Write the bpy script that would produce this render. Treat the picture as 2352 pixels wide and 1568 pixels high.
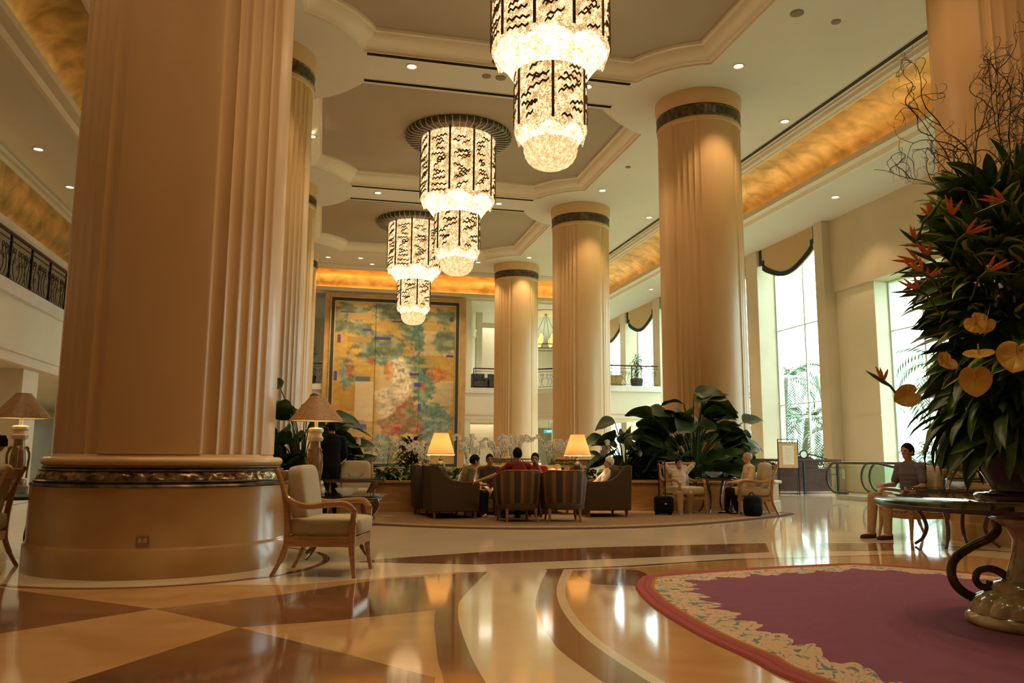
import bpy, bmesh, math, random
from math import sin, cos, pi, radians, sqrt, atan2, hypot
from mathutils import Vector, Matrix, noise
for o in list(bpy.data.objects): bpy.data.objects.remove(o)
S = bpy.context.scene; COL = S.collection
# ---------------------------------------------------------------- camera
yaw, pit, rol = radians(13.2), radians(8.1), radians(.34)
fw = Vector((sin(yaw)*cos(pit), cos(yaw)*cos(pit), sin(pit)))
rt = Vector((cos(yaw), -sin(yaw), 0)); up = rt.cross(fw)
rt, up = cos(rol)*rt+sin(rol)*up, cos(rol)*up-sin(rol)*rt
cam = bpy.data.objects.new('camera', bpy.data.cameras.new('camera')); COL.objects.link(cam)
cam.matrix_world = Matrix((( rt.x, up.x, -fw.x, 0), (rt.y, up.y, -fw.y, 0), (rt.z, up.z, -fw.z, 1.1), (0,0,0,1)))
cam.data.sensor_width = 36; cam.data.lens = 1850/2352*36; cam.data.clip_end = 300
S.camera = cam
# ---------------------------------------------------------------- world, sun, exposure
W = bpy.data.worlds.new('sky'); S.world = W; W.use_nodes = True
nt = W.node_tree; nt.nodes.clear()
bg = nt.nodes.new('ShaderNodeBackground'); wo = nt.nodes.new('ShaderNodeOutputWorld')
tc = nt.nodes.new('ShaderNodeTexCoord'); sp = nt.nodes.new('ShaderNodeSeparateXYZ'); cr = nt.nodes.new('ShaderNodeValToRGB')
nt.links.new(tc.outputs['Generated'], sp.inputs[0]); nt.links.new(sp.outputs[2], cr.inputs[0])
cr.color_ramp.elements[0].color = (.80,.97,.98,1); cr.color_ramp.elements[1].color = (.9,1,1,1); cr.color_ramp.elements[1].position = .35
nt.links.new(cr.outputs[0], bg.inputs[0]); bg.inputs[1].default_value = 5.5
nt.links.new(bg.outputs[0], wo.inputs[0])
sun = bpy.data.objects.new('sun', bpy.data.lights.new('sun', 'SUN')); COL.objects.link(sun)
sun.data.energy = 2.5; sun.data.angle = .05; sun.data.color = (1,.97,.9); sun.rotation_euler = (radians(12), radians(-22), 0)
S.view_settings.view_transform = 'Standard'; S.view_settings.look = 'None'
S.view_settings.exposure = .5; S.view_settings.gamma = 1
WARM = (1, .67, .36)
# ---------------------------------------------------------------- materials
MATS = {}
def nodes(name):
    m = bpy.data.materials.new(name); m.use_nodes = True; MATS[name] = m
    t = m.node_tree; t.nodes.clear(); out = t.nodes.new('ShaderNodeOutputMaterial')
    return m, t, out
def N(t, typ, **kw):
    n = t.nodes.new(typ)
    for k, v in kw.items():
        if k in n.inputs: n.inputs[k].default_value = v
        else: setattr(n, k, v)
    return n
def pm(name, c1, c2=None, rough=.5, metal=0, scale=4, coat=0, bump=0, detail=4, stretch=None, lo=.35, hi=.65, coord='Object', spec=None, trans=0, dist=0.):
    m, t, out = nodes(name); p = N(t, 'ShaderNodeBsdfPrincipled', Roughness=rough, Metallic=metal)
    if coat: p.inputs['Coat Weight'].default_value = coat; p.inputs['Coat Roughness'].default_value = .08
    if spec is not None: p.inputs['Specular IOR Level'].default_value = spec
    if trans: p.inputs['Transmission Weight'].default_value = trans
    t.links.new(p.outputs[0], out.inputs[0])
    if c2 is None: c2 = tuple(min(1, c*1.25) for c in c1)
    tc = N(t, 'ShaderNodeTexCoord'); mp = N(t, 'ShaderNodeMapping')
    if stretch: mp.inputs['Scale'].default_value = stretch
    nz = N(t, 'ShaderNodeTexNoise', Scale=scale, Detail=detail, Distortion=dist)
    r = N(t, 'ShaderNodeValToRGB'); e = r.color_ramp.elements
    e[0].color = (*c1, 1); e[1].color = (*c2, 1); e[0].position = lo; e[1].position = hi
    t.links.new(tc.outputs[coord], mp.inputs[0]); t.links.new(mp.outputs[0], nz.inputs[0])
    t.links.new(nz.outputs[0], r.inputs[0]); t.links.new(r.outputs[0], p.inputs[0])
    if bump:
        b = N(t, 'ShaderNodeBump', Strength=bump, Distance=.02); t.links.new(nz.outputs[0], b.inputs['Height']); t.links.new(b.outputs[0], p.inputs['Normal'])
    return m
def emis(name, c, s):
    m, t, out = nodes(name); e = N(t, 'ShaderNodeEmission', Color=(*c,1), Strength=s); t.links.new(e.outputs[0], out.inputs[0]); return m
cream = pm('column_marble', (.60,.385,.175), (.68,.46,.235), rough=.38, coat=.12, scale=.8, stretch=(1,1,.5), detail=6)
plinthm = pm('plinth_marble', (.42,.24,.09), (.52,.33,.14), rough=.25, coat=.25, scale=1.5, detail=7)
bronze = pm('dark_bronze', (.05,.045,.035), (.16,.12,.07), rough=.35, metal=.8, scale=9)
gilt = pm('carved_bronze', (.1,.06,.03), (.5,.34,.16), rough=.3, metal=.9, scale=14, bump=.8)
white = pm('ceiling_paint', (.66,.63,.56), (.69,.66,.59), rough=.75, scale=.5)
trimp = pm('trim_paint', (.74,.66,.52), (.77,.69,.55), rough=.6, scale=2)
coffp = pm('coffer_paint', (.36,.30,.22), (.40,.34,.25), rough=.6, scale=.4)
wallp = pm('wall_plaster', (.74,.69,.53), (.79,.74,.58), rough=.7, scale=.7)
wallsh = pm('wall_panel_stone', (.60,.52,.36), (.66,.58,.42), rough=.5, scale=.9)
goldm, t, out = nodes('gold_leaf')
p = N(t, 'ShaderNodeBsdfPrincipled', Roughness=.42, Metallic=.85); t.links.new(p.outputs[0], out.inputs[0])
tc = N(t, 'ShaderNodeTexCoord'); nz = N(t, 'ShaderNodeTexNoise', Scale=1.6, Detail=8, Distortion=.6); r = N(t, 'ShaderNodeValToRGB')
t.links.new(tc.outputs['Object'], nz.inputs[0]); t.links.new(nz.outputs[0], r.inputs[0]); t.links.new(r.outputs[0], p.inputs[0])
e = r.color_ramp.elements; e[0].color = (.40,.26,.08,1); e[0].position = .3; e[1].color = (.85,.55,.2,1); e[1].position = .68
patina = pm('green_gold_leaf', (.30,.33,.24), (.52,.42,.20), rough=.4, metal=.35, scale=.7, detail=8)
f_beige = pm('floor_beige_marble', (.76,.62,.44), (.84,.71,.52), rough=.07, scale=.9, detail=8, dist=.6, coat=.15)
f_cream = pm('floor_cream_marble', (.70,.58,.38), (.80,.68,.48), rough=.07, scale=1.1, detail=8, coat=.15)
f_tan = pm('floor_tan_marble', (.52,.28,.11), (.66,.40,.18), rough=.07, scale=1.3, detail=9, dist=.8, coat=.15)
f_brown = pm('floor_brown_marble', (.17,.075,.035), (.27,.13,.06), rough=.07, scale=1.5, detail=9, dist=.8, coat=.15)
wood = pm('honey_wood', (.34,.17,.06), (.46,.25,.10), rough=.3, scale=6, stretch=(1,1,6), coat=.3)
wood2 = pm('reddish_wood', (.20,.08,.03), (.30,.13,.05), rough=.35, scale=5, coat=.2)
planterm = pm('planter_wood', (.38,.19,.06), (.46,.25,.09), rough=.35, scale=3, stretch=(1,1,4), coat=.3)
fab = pm('beige_upholstery', (.46,.39,.25), (.51,.44,.29), rough=.85, scale=60, bump=.1)
fabd = pm('brown_upholstery', (.055,.036,.016), (.07,.046,.022), rough=.9, scale=50, bump=.1)
faby = pm('gold_upholstery', (.45,.30,.10), (.55,.38,.15), rough=.85, scale=30)
iron = pm('black_iron', (.015,.015,.014), (.03,.028,.025), rough=.4, metal=.6, scale=20)
dwood = pm('dark_gate_wood', (.06,.025,.018), (.09,.04,.028), rough=.3, scale=5, coat=.3)
chrome = pm('brushed_steel', (.5,.52,.5), (.6,.62,.6), rough=.4, metal=.35)
rubber = pm('black_rubber', (.02,.018,.02), rough=.35)
vasem = pm('glazed_vase', (.06,.035,.02), (.12,.07,.035), rough=.12, coat=1, scale=3)
onyx = pm('onyx_stone', (.38,.26,.12), (.66,.52,.32), rough=.15, scale=6, coat=.5, detail=8)
leafd = pm('dark_leaf', (.014,.042,.008), (.04,.10,.02), rough=.42, scale=5, spec=.6)
leafb = pm('bouquet_leaf', (.025,.075,.012), (.10,.19,.03), rough=.38, scale=6)
leafm = pm('mid_leaf', (.03,.09,.012), (.10,.2,.03), rough=.38, scale=5)
leafl = pm('light_leaf', (.12,.22,.03), (.3,.36,.07), rough=.42, scale=6)

leafv, t, out = nodes('yellow_edged_leaf'); p = N(t, 'ShaderNodeBsdfPrincipled', Roughness=.4); t.links.new(p.outputs[0], out.inputs[0])
uv = N(t, 'ShaderNodeUVMap'); sx = N(t, 'ShaderNodeSeparateXYZ'); nz = N(t, 'ShaderNodeTexNoise', Scale=14, Detail=2); t.links.new(uv.outputs[0], sx.inputs[0])
a1 = N(t, 'ShaderNodeMath', operation='SUBTRACT'); t.links.new(sx.outputs[1], a1.inputs[0]); a1.inputs[1].default_value = .5
a2 = N(t, 'ShaderNodeMath', operation='ABSOLUTE'); t.links.new(a1.outputs[0], a2.inputs[0])
a3 = N(t, 'ShaderNodeMath', operation='MULTIPLY_ADD'); t.links.new(nz.outputs[0], a3.inputs[0]); a3.inputs[1].default_value = .35; t.links.new(a2.outputs[0], a3.inputs[2])
r = N(t, 'ShaderNodeValToRGB'); t.links.new(a3.outputs[0], r.inputs[0]); t.links.new(r.outputs[0], p.inputs[0]); e = r.color_ramp.elements
e[0].position = .38; e[0].color = (.04,.14,.015,1); e[1].position = .48; e[1].color = (.62,.66,.12,1)
palmg = pm('palm_leaf', (.025,.085,.03), (.08,.2,.07), rough=.4, scale=4)
bark = pm('bark', (.16,.13,.10), (.3,.26,.2), rough=.9, scale=10, bump=.5)
twig = pm('twig', (.05,.05,.02), (.10,.085,.035), rough=.7, scale=10)
soil = pm('soil', (.03,.02,.012), (.06,.04,.02), rough=.95, scale=20)
antm = pm('yellow_spathe', (.72,.40,.06), (.9,.58,.14), rough=.22, scale=3, coat=.5)
bopm = pm('orange_petal', (.75,.13,.02), (.9,.25,.05), rough=.4, scale=5)
petal = pm('white_petal', (.86,.86,.8), (.93,.93,.88), rough=.5, scale=20)
skinm = pm('skin', (.42,.20,.12), (.48,.24,.15), rough=.5, scale=8)
skinl = pm('skin_light', (.55,.28,.19), (.6,.32,.22), rough=.5, scale=8)
hairm = pm('black_hair', (.005,.004,.003), (.012,.009,.007), rough=.75, scale=60, bump=.3, spec=.1)
hairg = pm('grey_hair', (.3,.29,.28), (.45,.44,.42), rough=.6, scale=60, bump=.5)
blackm = pm('black_nylon', (.004,.004,.004), (.007,.007,.007), rough=.8, scale=40, spec=.15)
CL = {}
def cloth(n, c):
    if n not in CL: CL[n] = pm(n, c, tuple(x*1.15 for x in c), rough=.9, scale=30, spec=.2)
    return CL[n]
seatfab = cloth('seat_dark_olive', (.10,.08,.04))
lensm = emis('lamp_glow', (1,.78,.5), 14)
def glassm(name, tint=(.93,.98,.96), refl=.12):
    m, t, out = nodes(name); a = N(t, 'ShaderNodeBsdfTransparent', Color=(*tint,1)); g = N(t, 'ShaderNodeBsdfGlossy', Roughness=.02)
    fr = N(t, 'ShaderNodeLayerWeight', Blend=.5); pw = N(t, 'ShaderNodeMath', operation='POWER'); pw.inputs[1].default_value = 5; t.links.new(fr.outputs['Facing'], pw.inputs[0])
    ma = N(t, 'ShaderNodeMath', operation='MULTIPLY_ADD'); t.links.new(pw.outputs[0], ma.inputs[0]); ma.inputs[1].default_value = .8; ma.inputs[2].default_value = .04
    mx = N(t, 'ShaderNodeMixShader'); t.links.new(ma.outputs[0], mx.inputs[0])
    t.links.new(a.outputs[0], mx.inputs[1]); t.links.new(g.outputs[0], mx.inputs[2]); t.links.new(mx.outputs[0], out.inputs[0]); return m
glass = glassm('window_glass'); tglass = glassm('table_glass', (.55,.62,.58))
cut, t, out = nodes('cut_crystal')
g = N(t, 'ShaderNodeBsdfGlass', Roughness=.03, IOR=1.5, Color=(.97,.97,.95,1)); vo = N(t, 'ShaderNodeTexVoronoi', Scale=45); b = N(t, 'ShaderNodeBump', Strength=.6, Distance=.004)
t.links.new(vo.outputs[0], b.inputs['Height']); t.links.new(b.outputs[0], g.inputs['Normal']); t.links.new(g.outputs[0], out.inputs[0])
# chandelier crystal: strings of lit beads
def crystal(name, scale, lo, hi, strength, hot=.5):
    m, t, out = nodes(name); tc = N(t, 'ShaderNodeTexCoord')
    v1 = N(t, 'ShaderNodeTexVoronoi', Scale=scale); v2 = N(t, 'ShaderNodeTexNoise', Scale=scale*.22, Detail=2)
    t.links.new(tc.outputs['Object'], v1.inputs[0]); t.links.new(tc.outputs['Object'], v2.inputs[0])
    mm = N(t, 'ShaderNodeMath', operation='MULTIPLY_ADD'); t.links.new(v2.outputs[0], mm.inputs[0]); mm.inputs[1].default_value = 1.7
    sb = N(t, 'ShaderNodeMath', operation='MULTIPLY'); t.links.new(v1.outputs['Distance'], sb.inputs[0]); sb.inputs[1].default_value = -1.1
    t.links.new(sb.outputs[0], mm.inputs[2])
    r = N(t, 'ShaderNodeValToRGB'); t.links.new(mm.outputs[0], r.inputs[0]); e = r.color_ramp.elements
    e[0].position = max(0,lo); e[0].color = (.80,.44,.17,1); e[1].position = hi; e[1].color = (1,.82,.52,1)
    k = r.color_ramp.elements.new(max(.2,(lo+hi)/2)); k.color = (1,.66,.32,1)
    r2 = N(t, 'ShaderNodeMapRange'); t.links.new(mm.outputs[0], r2.inputs[0])
    r2.inputs[1].default_value = lo; r2.inputs[2].default_value = hi; r2.inputs[3].default_value = (.8*strength); r2.inputs[4].default_value = (2.6*strength)
    em = N(t, 'ShaderNodeEmission'); t.links.new(r.outputs[0], em.inputs[0]); t.links.new(r2.outputs[0], em.inputs[1])
    t.links.new(em.outputs[0], out.inputs[0]); return m
cryA = crystal('lit_crystal_beads', 34, .0, 1.05, .72)
cryB = crystal('lit_crystal_rings', 30, -.5, .9, 1.15)
cryC = crystal('lit_crystal_bowl', 60, -.6, 1.6, .62)
# ---------------------------------------------------------------- mesh helpers
class MB:
    def __init__(s): s.v=[]; s.f=[]; s.m=[]; s.uv=[]
    def n(s): return len(s.v)
    def add(s, vs, fs, mi=0, uvs=None):
        b = len(s.v); s.v += [Vector(v) for v in vs]
        for i, f in enumerate(fs): s.f.append([b+j for j in f]); s.m.append(mi); s.uv.append(uvs[i] if uvs else None)
        return b
    def xf(s, M, k=0):
        for i in range(k, len(s.v)): s.v[i] = M @ s.v[i]
    def box(s, x0,x1,y0,y1,z0,z1, mi=0):
        s.add([(x0,y0,z0),(x1,y0,z0),(x1,y1,z0),(x0,y1,z0),(x0,y0,z1),(x1,y0,z1),(x1,y1,z1),(x0,y1,z1)],
              [(3,2,1,0),(4,5,6,7),(0,1,5,4),(1,2,6,5),(2,3,7,6),(3,0,4,7)], mi)
    def prism(s, poly, z0, z1, mi=0, mtop=None):
        n = len(poly)
        s.add([(x,y,z0) for x,y in poly]+[(x,y,z1) for x,y in poly], [tuple(range(n-1,-1,-1))]+[(i,(i+1)%n,n+(i+1)%n,n+i) for i in range(n)], mi)
        b = len(s.v)-n; s.f.append([b+i for i in range(n)]); s.m.append(mi if mtop is None else mtop); s.uv.append(None)
    def sheet(s, poly, z, mi=0): s.add([(x,y,z) for x,y in poly], [tuple(range(len(poly)))], mi)
    def grid(s, P, mi=0, closeu=False, uv=None):
        nu, nv = len(P), len(P[0]); fs = []; us = []
        for i in range(nu if closeu else nu-1):
            for j in range(nv-1):
                a, b = i, (i+1) % nu
                fs.append((a*nv+j, b*nv+j, b*nv+j+1, a*nv+j+1))
                u0, u1, v0, v1 = i/nu, (i+1)/nu, j/(nv-1), (j+1)/(nv-1); us.append([(u0,v0),(u1,v0),(u1,v1),(u0,v1)])
        s.add([q for r in P for q in r], fs, mi, us)
    def lathe(s, prof, c=(0,0,0), n=32, mi=0, rf=None, capb=False, capt=False):
        P = []
        for i in range(n):
            a = 2*pi*i/n; k = rf(a) if rf else 0
            P.append([(c[0]+(r+k)*cos(a), c[1]+(r+k)*sin(a), c[2]+z) for r, z in prof])
        b = len(s.v); s.grid(P, mi, True); L = len(prof)
        if capb: s.f.append([b+i*L for i in range(n-1,-1,-1)]); s.m.append(mi); s.uv.append(None)
        if capt: s.f.append([b+i*L+L-1 for i in range(n)]); s.m.append(mi); s.uv.append(None)
    def tube(s, path, r, n=8, mi=0, closed=False):
        P = [Vector(p) for p in path]; L = len(P); R = r if isinstance(r, (list, tuple)) else [r]*L; rings = []
        t0 = (P[1]-P[0]).normalized(); a = Vector((0,0,1)) if abs(t0.z) < .9 else Vector((1,0,0)); u = t0.cross(a).normalized()
        for i in range(L):
            t = (P[min(i+1,L-1)]-P[max(i-1,0)]) if not closed else (P[(i+1)%L]-P[i-1])
            if t.length < 1e-9: t = t0
            t.normalize(); u = (u-t*u.dot(t)); u = u.normalized() if u.length > 1e-6 else t.orthogonal().normalized(); w = t.cross(u)
            rings.append([P[i]+(u*cos(2*pi*k/n)+w*sin(2*pi*k/n))*R[i] for k in range(n)])
        b = len(s.v); s.v += [q for g in rings for q in g]
        for i in range(L if closed else L-1):
            j = (i+1) % L
            for k in range(n): s.f.append([b+i*n+k, b+i*n+(k+1)%n, b+j*n+(k+1)%n, b+j*n+k]); s.m.append(mi); s.uv.append(None)
        if not closed:
            s.f.append([b+k for k in range(n-1,-1,-1)]); s.f.append([b+(L-1)*n+k for k in range(n)]); s.m += [mi,mi]; s.uv += [None,None]
    def ell(s, c, r, e=1., n=16, m=10, rot=None, mi=0):
        def sp(x): return (abs(x)**e)*(1 if x >= 0 else -1)
        c = Vector(c); P = []
        for i in range(n):
            a = 2*pi*i/n; row = []
            for j in range(m+1):
                b = -pi/2+pi*j/m*.998+.003; q = Vector((r[0]*sp(cos(b))*sp(cos(a)), r[1]*sp(cos(b))*sp(sin(a)), r[2]*sp(sin(b))))
                if rot: q = rot @ q
                row.append(c+q)
            P.append(row)
        b0 = len(s.v); s.grid(P, mi, True)
        s.f.append([b0+i*(m+1) for i in range(n-1,-1,-1)]); s.f.append([b0+i*(m+1)+m for i in range(n)]); s.m += [mi,mi]; s.uv += [None,None]
    def cap(s, a, b, ra, rb, n=12, mi=0):
        a, b = Vector(a), Vector(b); d = b-a; L = d.length
        if L < 1e-6: return
        d /= L; pts = []; rs = []
        for k in range(5): t = pi/2*(1-k/4); pts.append(a-d*ra*sin(t)); rs.append(max(ra*cos(t), .0005))
        for k in range(5): t = pi/2*k/4; pts.append(b+d*rb*sin(t)); rs.append(max(rb*cos(t), .0005))
        s.tube(pts, rs, n, mi)
def spline(pts, n=8):
    P = [Vector(p) for p in pts]; out = []
    for i in range(len(P)-1):
        p0, p1, p2, p3 = P[max(i-1,0)], P[i], P[i+1], P[min(i+2,len(P)-1)]
        for k in range(n):
            t = k/n; out.append(.5*((2*p1)+(p2-p0)*t+(2*p0-5*p1+4*p2-p3)*t*t+(3*p1-p0-3*p2+p3)*t**3))
    out.append(P[-1]); return out
def obj(name, mb, mats, parent=None, smooth=40, bev=0, sub=0, loc=None, rz=0, remesh=0):
    me = bpy.data.meshes.new(name); me.from_pydata([tuple(v) for v in mb.v], [], mb.f)
    if not isinstance(mats, (list, tuple)): mats = [mats]
    for m in mats: me.materials.append(m)
    if len(mats) > 1: me.polygons.foreach_set('material_index', mb.m)
    if any(u is not None for u in mb.uv):
        ul = me.uv_layers.new(name='UVMap').data; k = 0
        for f, u in zip(mb.f, mb.uv):
            for j in range(len(f)):
                if u: ul[k].uv = u[j]
                k += 1
    if smooth: me.polygons.foreach_set('use_smooth', [True]*len(me.polygons)); me.set_sharp_from_angle(angle=radians(smooth))
    me.update(); o = bpy.data.objects.new(name, me); COL.objects.link(o)
    if parent: o.parent = parent
    if loc: o.location = loc
    o.rotation_euler.z = rz
    if bev: b = o.modifiers.new('bevel', 'BEVEL'); b.width = bev; b.segments = 3; b.limit_method = 'ANGLE'
    if sub: b = o.modifiers.new('subd', 'SUBSURF'); b.levels = sub; b.render_levels = sub
    if remesh:
        b = o.modifiers.new('skin', 'REMESH'); b.mode = 'VOXEL'; b.voxel_size = remesh; b.use_smooth_shade = True
        b = o.modifiers.new('smooth', 'SMOOTH'); b.factor = .5; b.iterations = 4
    return o
def tag(o, label, cat, group=None, kind=None):
    o['label'] = label; o['category'] = cat
    if group: o['group'] = group
    if kind: o['kind'] = kind
    return o
def thing(name, label, cat, loc=(0,0,0), rz=0, group=None):
    o = bpy.data.objects.new(name, None); COL.objects.link(o); o.location = loc; o.rotation_euler.z = rz; o.empty_display_size = .1
    return tag(o, label, cat, group)
def struct(name, mb, mats, **k):
    o = obj(name, mb, mats, **k)
    if not o.parent: o['kind'] = 'structure'
    return o
def dup(o, loc, rz, label, parent=None):
    c = o.copy(); COL.objects.link(c)
    if parent: c.parent = parent
    else: c.location = loc; c.rotation_euler.z = rz; c['label'] = label
    for ch in [q for q in KIDS(o)]: dup(ch, None, None, None, c)
    return c
def KIDS(o): return [q for q in bpy.data.objects if q.parent == o]
def lamp(typ, name, loc, e, color=WARM, size=.1, rot=None, cone=None, blend=.6, parent=None, sy=None):
    l = bpy.data.lights.new(name, typ); l.energy = e; l.color = color
    if typ == 'AREA':
        l.size = size
        if sy: l.shape = 'RECTANGLE'; l.size_y = sy
    elif typ in ('POINT','SPOT'): l.shadow_soft_size = size
    if typ == 'SPOT': l.spot_size = radians(cone); l.spot_blend = blend
    o = bpy.data.objects.new(name, l); COL.objects.link(o); o.location = loc
    if rot: o.rotation_euler = rot
    if parent: o.parent = parent
    return o
# ================================================================ SETTING
H = 10.35; RX = 4.0; COLY = [9.1, 18.65, 28.2, 37.7]; LX, RXc = -1.55, 9.5
# ---- floor with inlays and an escalator well
def smooth(pts, n=6, closed=False):
    P = [(x,y,0) for x,y in pts]
    if closed: P = P+[P[0]]
    q = [(v.x, v.y) for v in spline(P, n)]
    return q[:-1] if closed else q
def fill(mb, outer, holes, z, mi=0, down=False):
    bm = bmesh.new(); eds = []
    for loop in [outer]+holes:
        vs = [bm.verts.new((x,y,z)) for x,y in loop]
        eds += [bm.edges.new((vs[i], vs[(i+1)%len(vs)])) for i in range(len(vs))]
    bmesh.ops.triangle_fill(bm, use_beauty=True, use_dissolve=False, edges=eds, normal=(0,0,1)); bm.verts.index_update()
    fs = []
    for f in bm.faces:
        ix = [v.index for v in f.verts]
        if (f.normal.z < 0) != down: ix.reverse()
        fs.append(ix)
    mb.add([v.co.copy() for v in bm.verts], fs, mi); bm.free()
fl = MB()
well = [(13.8,9),(16.2,9),(16.2,17.35),(13.8,17.35)]
fill(fl, [(-14,-9),(18,-9),(18,56),(-14,56)], [well], 0, 0)
for i in range(4):
    a, b = well[i], well[(i+1)%4]; fl.add([(a[0],a[1],0),(b[0],b[1],0),(b[0],b[1],-5),(a[0],a[1],-5)], [(0,1,2,3)], 0)
fl.add([(13.8,9,-5),(16.2,9,-5),(16.2,17.35,-5),(13.8,17.35,-5)], [(0,1,2,3)], 3)
def lay(pts, z, mi): fl.sheet(pts, z, mi)
lay([(-9,-8),(.45,-8),(.55,2.5)]+smooth([(.63,4.06),(.68,4.7),(.85,5.99),(1.13,7.04),(1.3,7.74),(1.46,7.9)])+[(-.2,7.35),(-4.5,8.3),(-9,8.6)], .0006, 2)
lay([(-2.53,7.64),(-1.12,6.42),(-1.88,5.74),(-4.6,7.0),(-4.4,7.9)], .0012, 3)
lay([(-1.12,6.42),(-.25,6.87),(.55,7.5),(1.30,7.74),(1.13,7.04),(.85,5.99),(.18,5.75),(-.47,5.64)], .0012, 3)
lay([(-.47,5.64),(.16,4.82),(.6,4.2),(.3,2.4),(-.9,2.2),(-2.2,3.0),(-1.15,4.48)], .0012, 3)
band = smooth([(.5,2.4),(.63,4.06),(.68,4.7),(.85,5.99),(1.13,7.04),(1.3,7.8)])+smooth([(1.6,7.8),(1.14,6.49),(1.01,5.96),(.91,5.23),(.83,4.06),(.85,2.4)])
lay(band, .0018, 3)
lay(smooth([(.85,2.4),(.83,4.06),(.91,5.23),(1.01,5.96),(1.14,6.49),(1.6,7.8)])+smooth([(2.2,7.8),(1.91,7.0),(1.6,6.0),(1.42,5.0),(1.38,4.3),(1.5,2.4)]), .0012, 1)
lay(smooth([(1.5,2.4),(1.38,4.3),(1.42,5.0),(1.6,6.0),(1.91,7.0),(2.2,7.8)])+smooth([(2.36,7.8),(1.92,6.54),(1.67,5.35),(1.61,4.31),(1.7,2.4)]), .0018, 3)
lay(smooth([(1.7,2.4),(1.61,4.31),(1.67,5.35),(1.92,6.54),(2.36,7.8)])+smooth([(2.44,7.75),(1.99,6.53),(1.74,5.34),(1.68,4.3),(1.78,2.4)]), .0018, 1)
lay(smooth([(1.78,2.4),(1.68,4.3),(1.74,5.34),(1.99,6.53),(2.44,7.75)])+[(3.3,7.85),(4.6,8.25),(7.2,8.3),(8,6.5),(8,0),(2.2,0)], .0006, 2)
lay(smooth([(2.35,6.9),(2.47,7.66),(3.04,7.66),(3.0,7.2),(2.72,6.7)], 4), .0012, 3)
lay([(2.2,7.82),(3.09,7.88),(4.49,8.2),(6.5,8.25),(6.5,8.32),(4.4,8.27),(3.0,7.95),(2.2,7.88)], .0012, 3)
lay([(.4,8.75),(.63,8.95),(1.82,9.38),(3.25,9.62),(5.68,9.7),(5.18,8.77),(3.42,8.55),(1.63,8.33)], .0012, 3)
lay([(6.0,8.75),(6.3,9.55),(9.0,9.2),(8.4,8.4)], .0012, 3)
def ring(cx, cy, r0, r1, z, mi, a0=0, a1=2*pi, n=64):
    P = [[(cx+r*cos(a0+(a1-a0)*i/n), cy+r*sin(a0+(a1-a0)*i/n), z) for r in (r0, r1)] for i in range(n+1)]
    fl.grid(P, mi)
for cx, cy in ((LX,9.1),(RXc,9.1)): ring(cx, cy, 1.0, 1.62, .003, 1); ring(cx, cy, 1.62, 1.69, .003, 3)
for k in range(9):   # far aisles: broad bands
    lay([(-14,21+k*4),(13.5,21+k*4),(13.5,21.5+k*4),(-14,21.5+k*4)], .0006, 2)
for v in fl.v: pass
floor = struct('floor', fl, [f_beige, f_cream, f_tan, f_brown], smooth=0)
for p_ in floor.data.polygons:
    if p_.normal.z < -.5 : p_.flip()
# ---- ceiling with octagonal coffers
ce = MB(); holes = []
def coff(cy, inset, rr, n=14):
    x0, x1, y0, y1 = -.7+inset, 8.7-inset, cy-3.93+inset, cy+3.93-inset; pts = []
    for (cx, cyy, sx, sy) in ((LX, cy-4.775, 1, 1), (RXc, cy-4.775, -1, 1), (RXc, cy+4.775, -1, -1), (LX, cy+4.775, 1, -1)):
        X = x0 if sx > 0 else x1; Y = y0 if sy > 0 else y1
        dx = abs(X-cx); dy = abs(Y-cyy); aA = math.acos(min(1, dx/rr)); aB = math.asin(min(1, dy/rr))
        arc = [(cx+sx*rr*cos(aA+(aB-aA)*i/n), cyy+sy*rr*sin(aA+(aB-aA)*i/n)) for i in range(n+1)]
        if (sx*sy) < 0: arc.reverse()
        pts += arc
    return pts
CY = [4.35, 13.9, 23.4, 32.95]
prof = [(0,0),(0,.05),(.07,.07),(.09,.10),(.16,.12),(.26,.19),(.31,.28),(.33,.36),(.42,.37),(.42,.41),(1,.41)]
for ci, cy in enumerate(CY):
    A, B = coff(cy, 0, 2.33), coff(cy, .38, 2.71); holes.append(A); rings = []
    for t, z in [(0,0),(0,.05),(.18,.06),(.22,.10),(.45,.14),(.68,.22),(.78,.30),(.8,.34),(1,.35),(1,.42)]:
        rings.append([(a[0]*(1-t)+b[0]*t, a[1]*(1-t)+b[1]*t, H+z) for a, b in zip(A, B)])
    m = MB(); m.grid([[rings[j][i] for j in range(len(rings)-1,-1,-1)] for i in range(len(A))], 0, True)
    struct('trim_%d' % (ci+1), m, trimp, smooth=50)
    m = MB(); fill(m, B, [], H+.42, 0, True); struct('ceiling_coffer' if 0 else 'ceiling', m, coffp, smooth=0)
X0, X1, Y1 = -4.75, 12.75, 39.4
fill(ce, [(X0,-9),(X1,-9),(X1,Y1),(X0,Y1)], holes, H, 0, True)
ce.box(-14,18,-9,56,H+.6,H+.7,0)
# soffits at the lower level (z 9.2): right strip, left strip, far strip with second floor ceiling
ce.add([(14.4,-9,9.2),(18,-9,9.2),(18,37.2,9.2),(14.4,39.0,9.2)], [(3,2,1,0)], 0)
ce.add([(-6.45,-9,9.2),(-8.55,-9,9.2),(-8.55,56,9.2),(-6.45,56,9.2)], [(0,1,2,3)], 0)
ce.add([(-6.45,41.0,9.2),(14.4,41.0,9.2),(18,37.2,9.2),(18,56,9.2),(-6.45,56,9.2)], [(4,3,2,1,0)], 0)
ce.add([(14.4,39,9.2),(18,37.2,9.2),(14.4,41,9.2)], [(2,1,0)], 0)
struct('ceiling', ce, [white], smooth=0)
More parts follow.
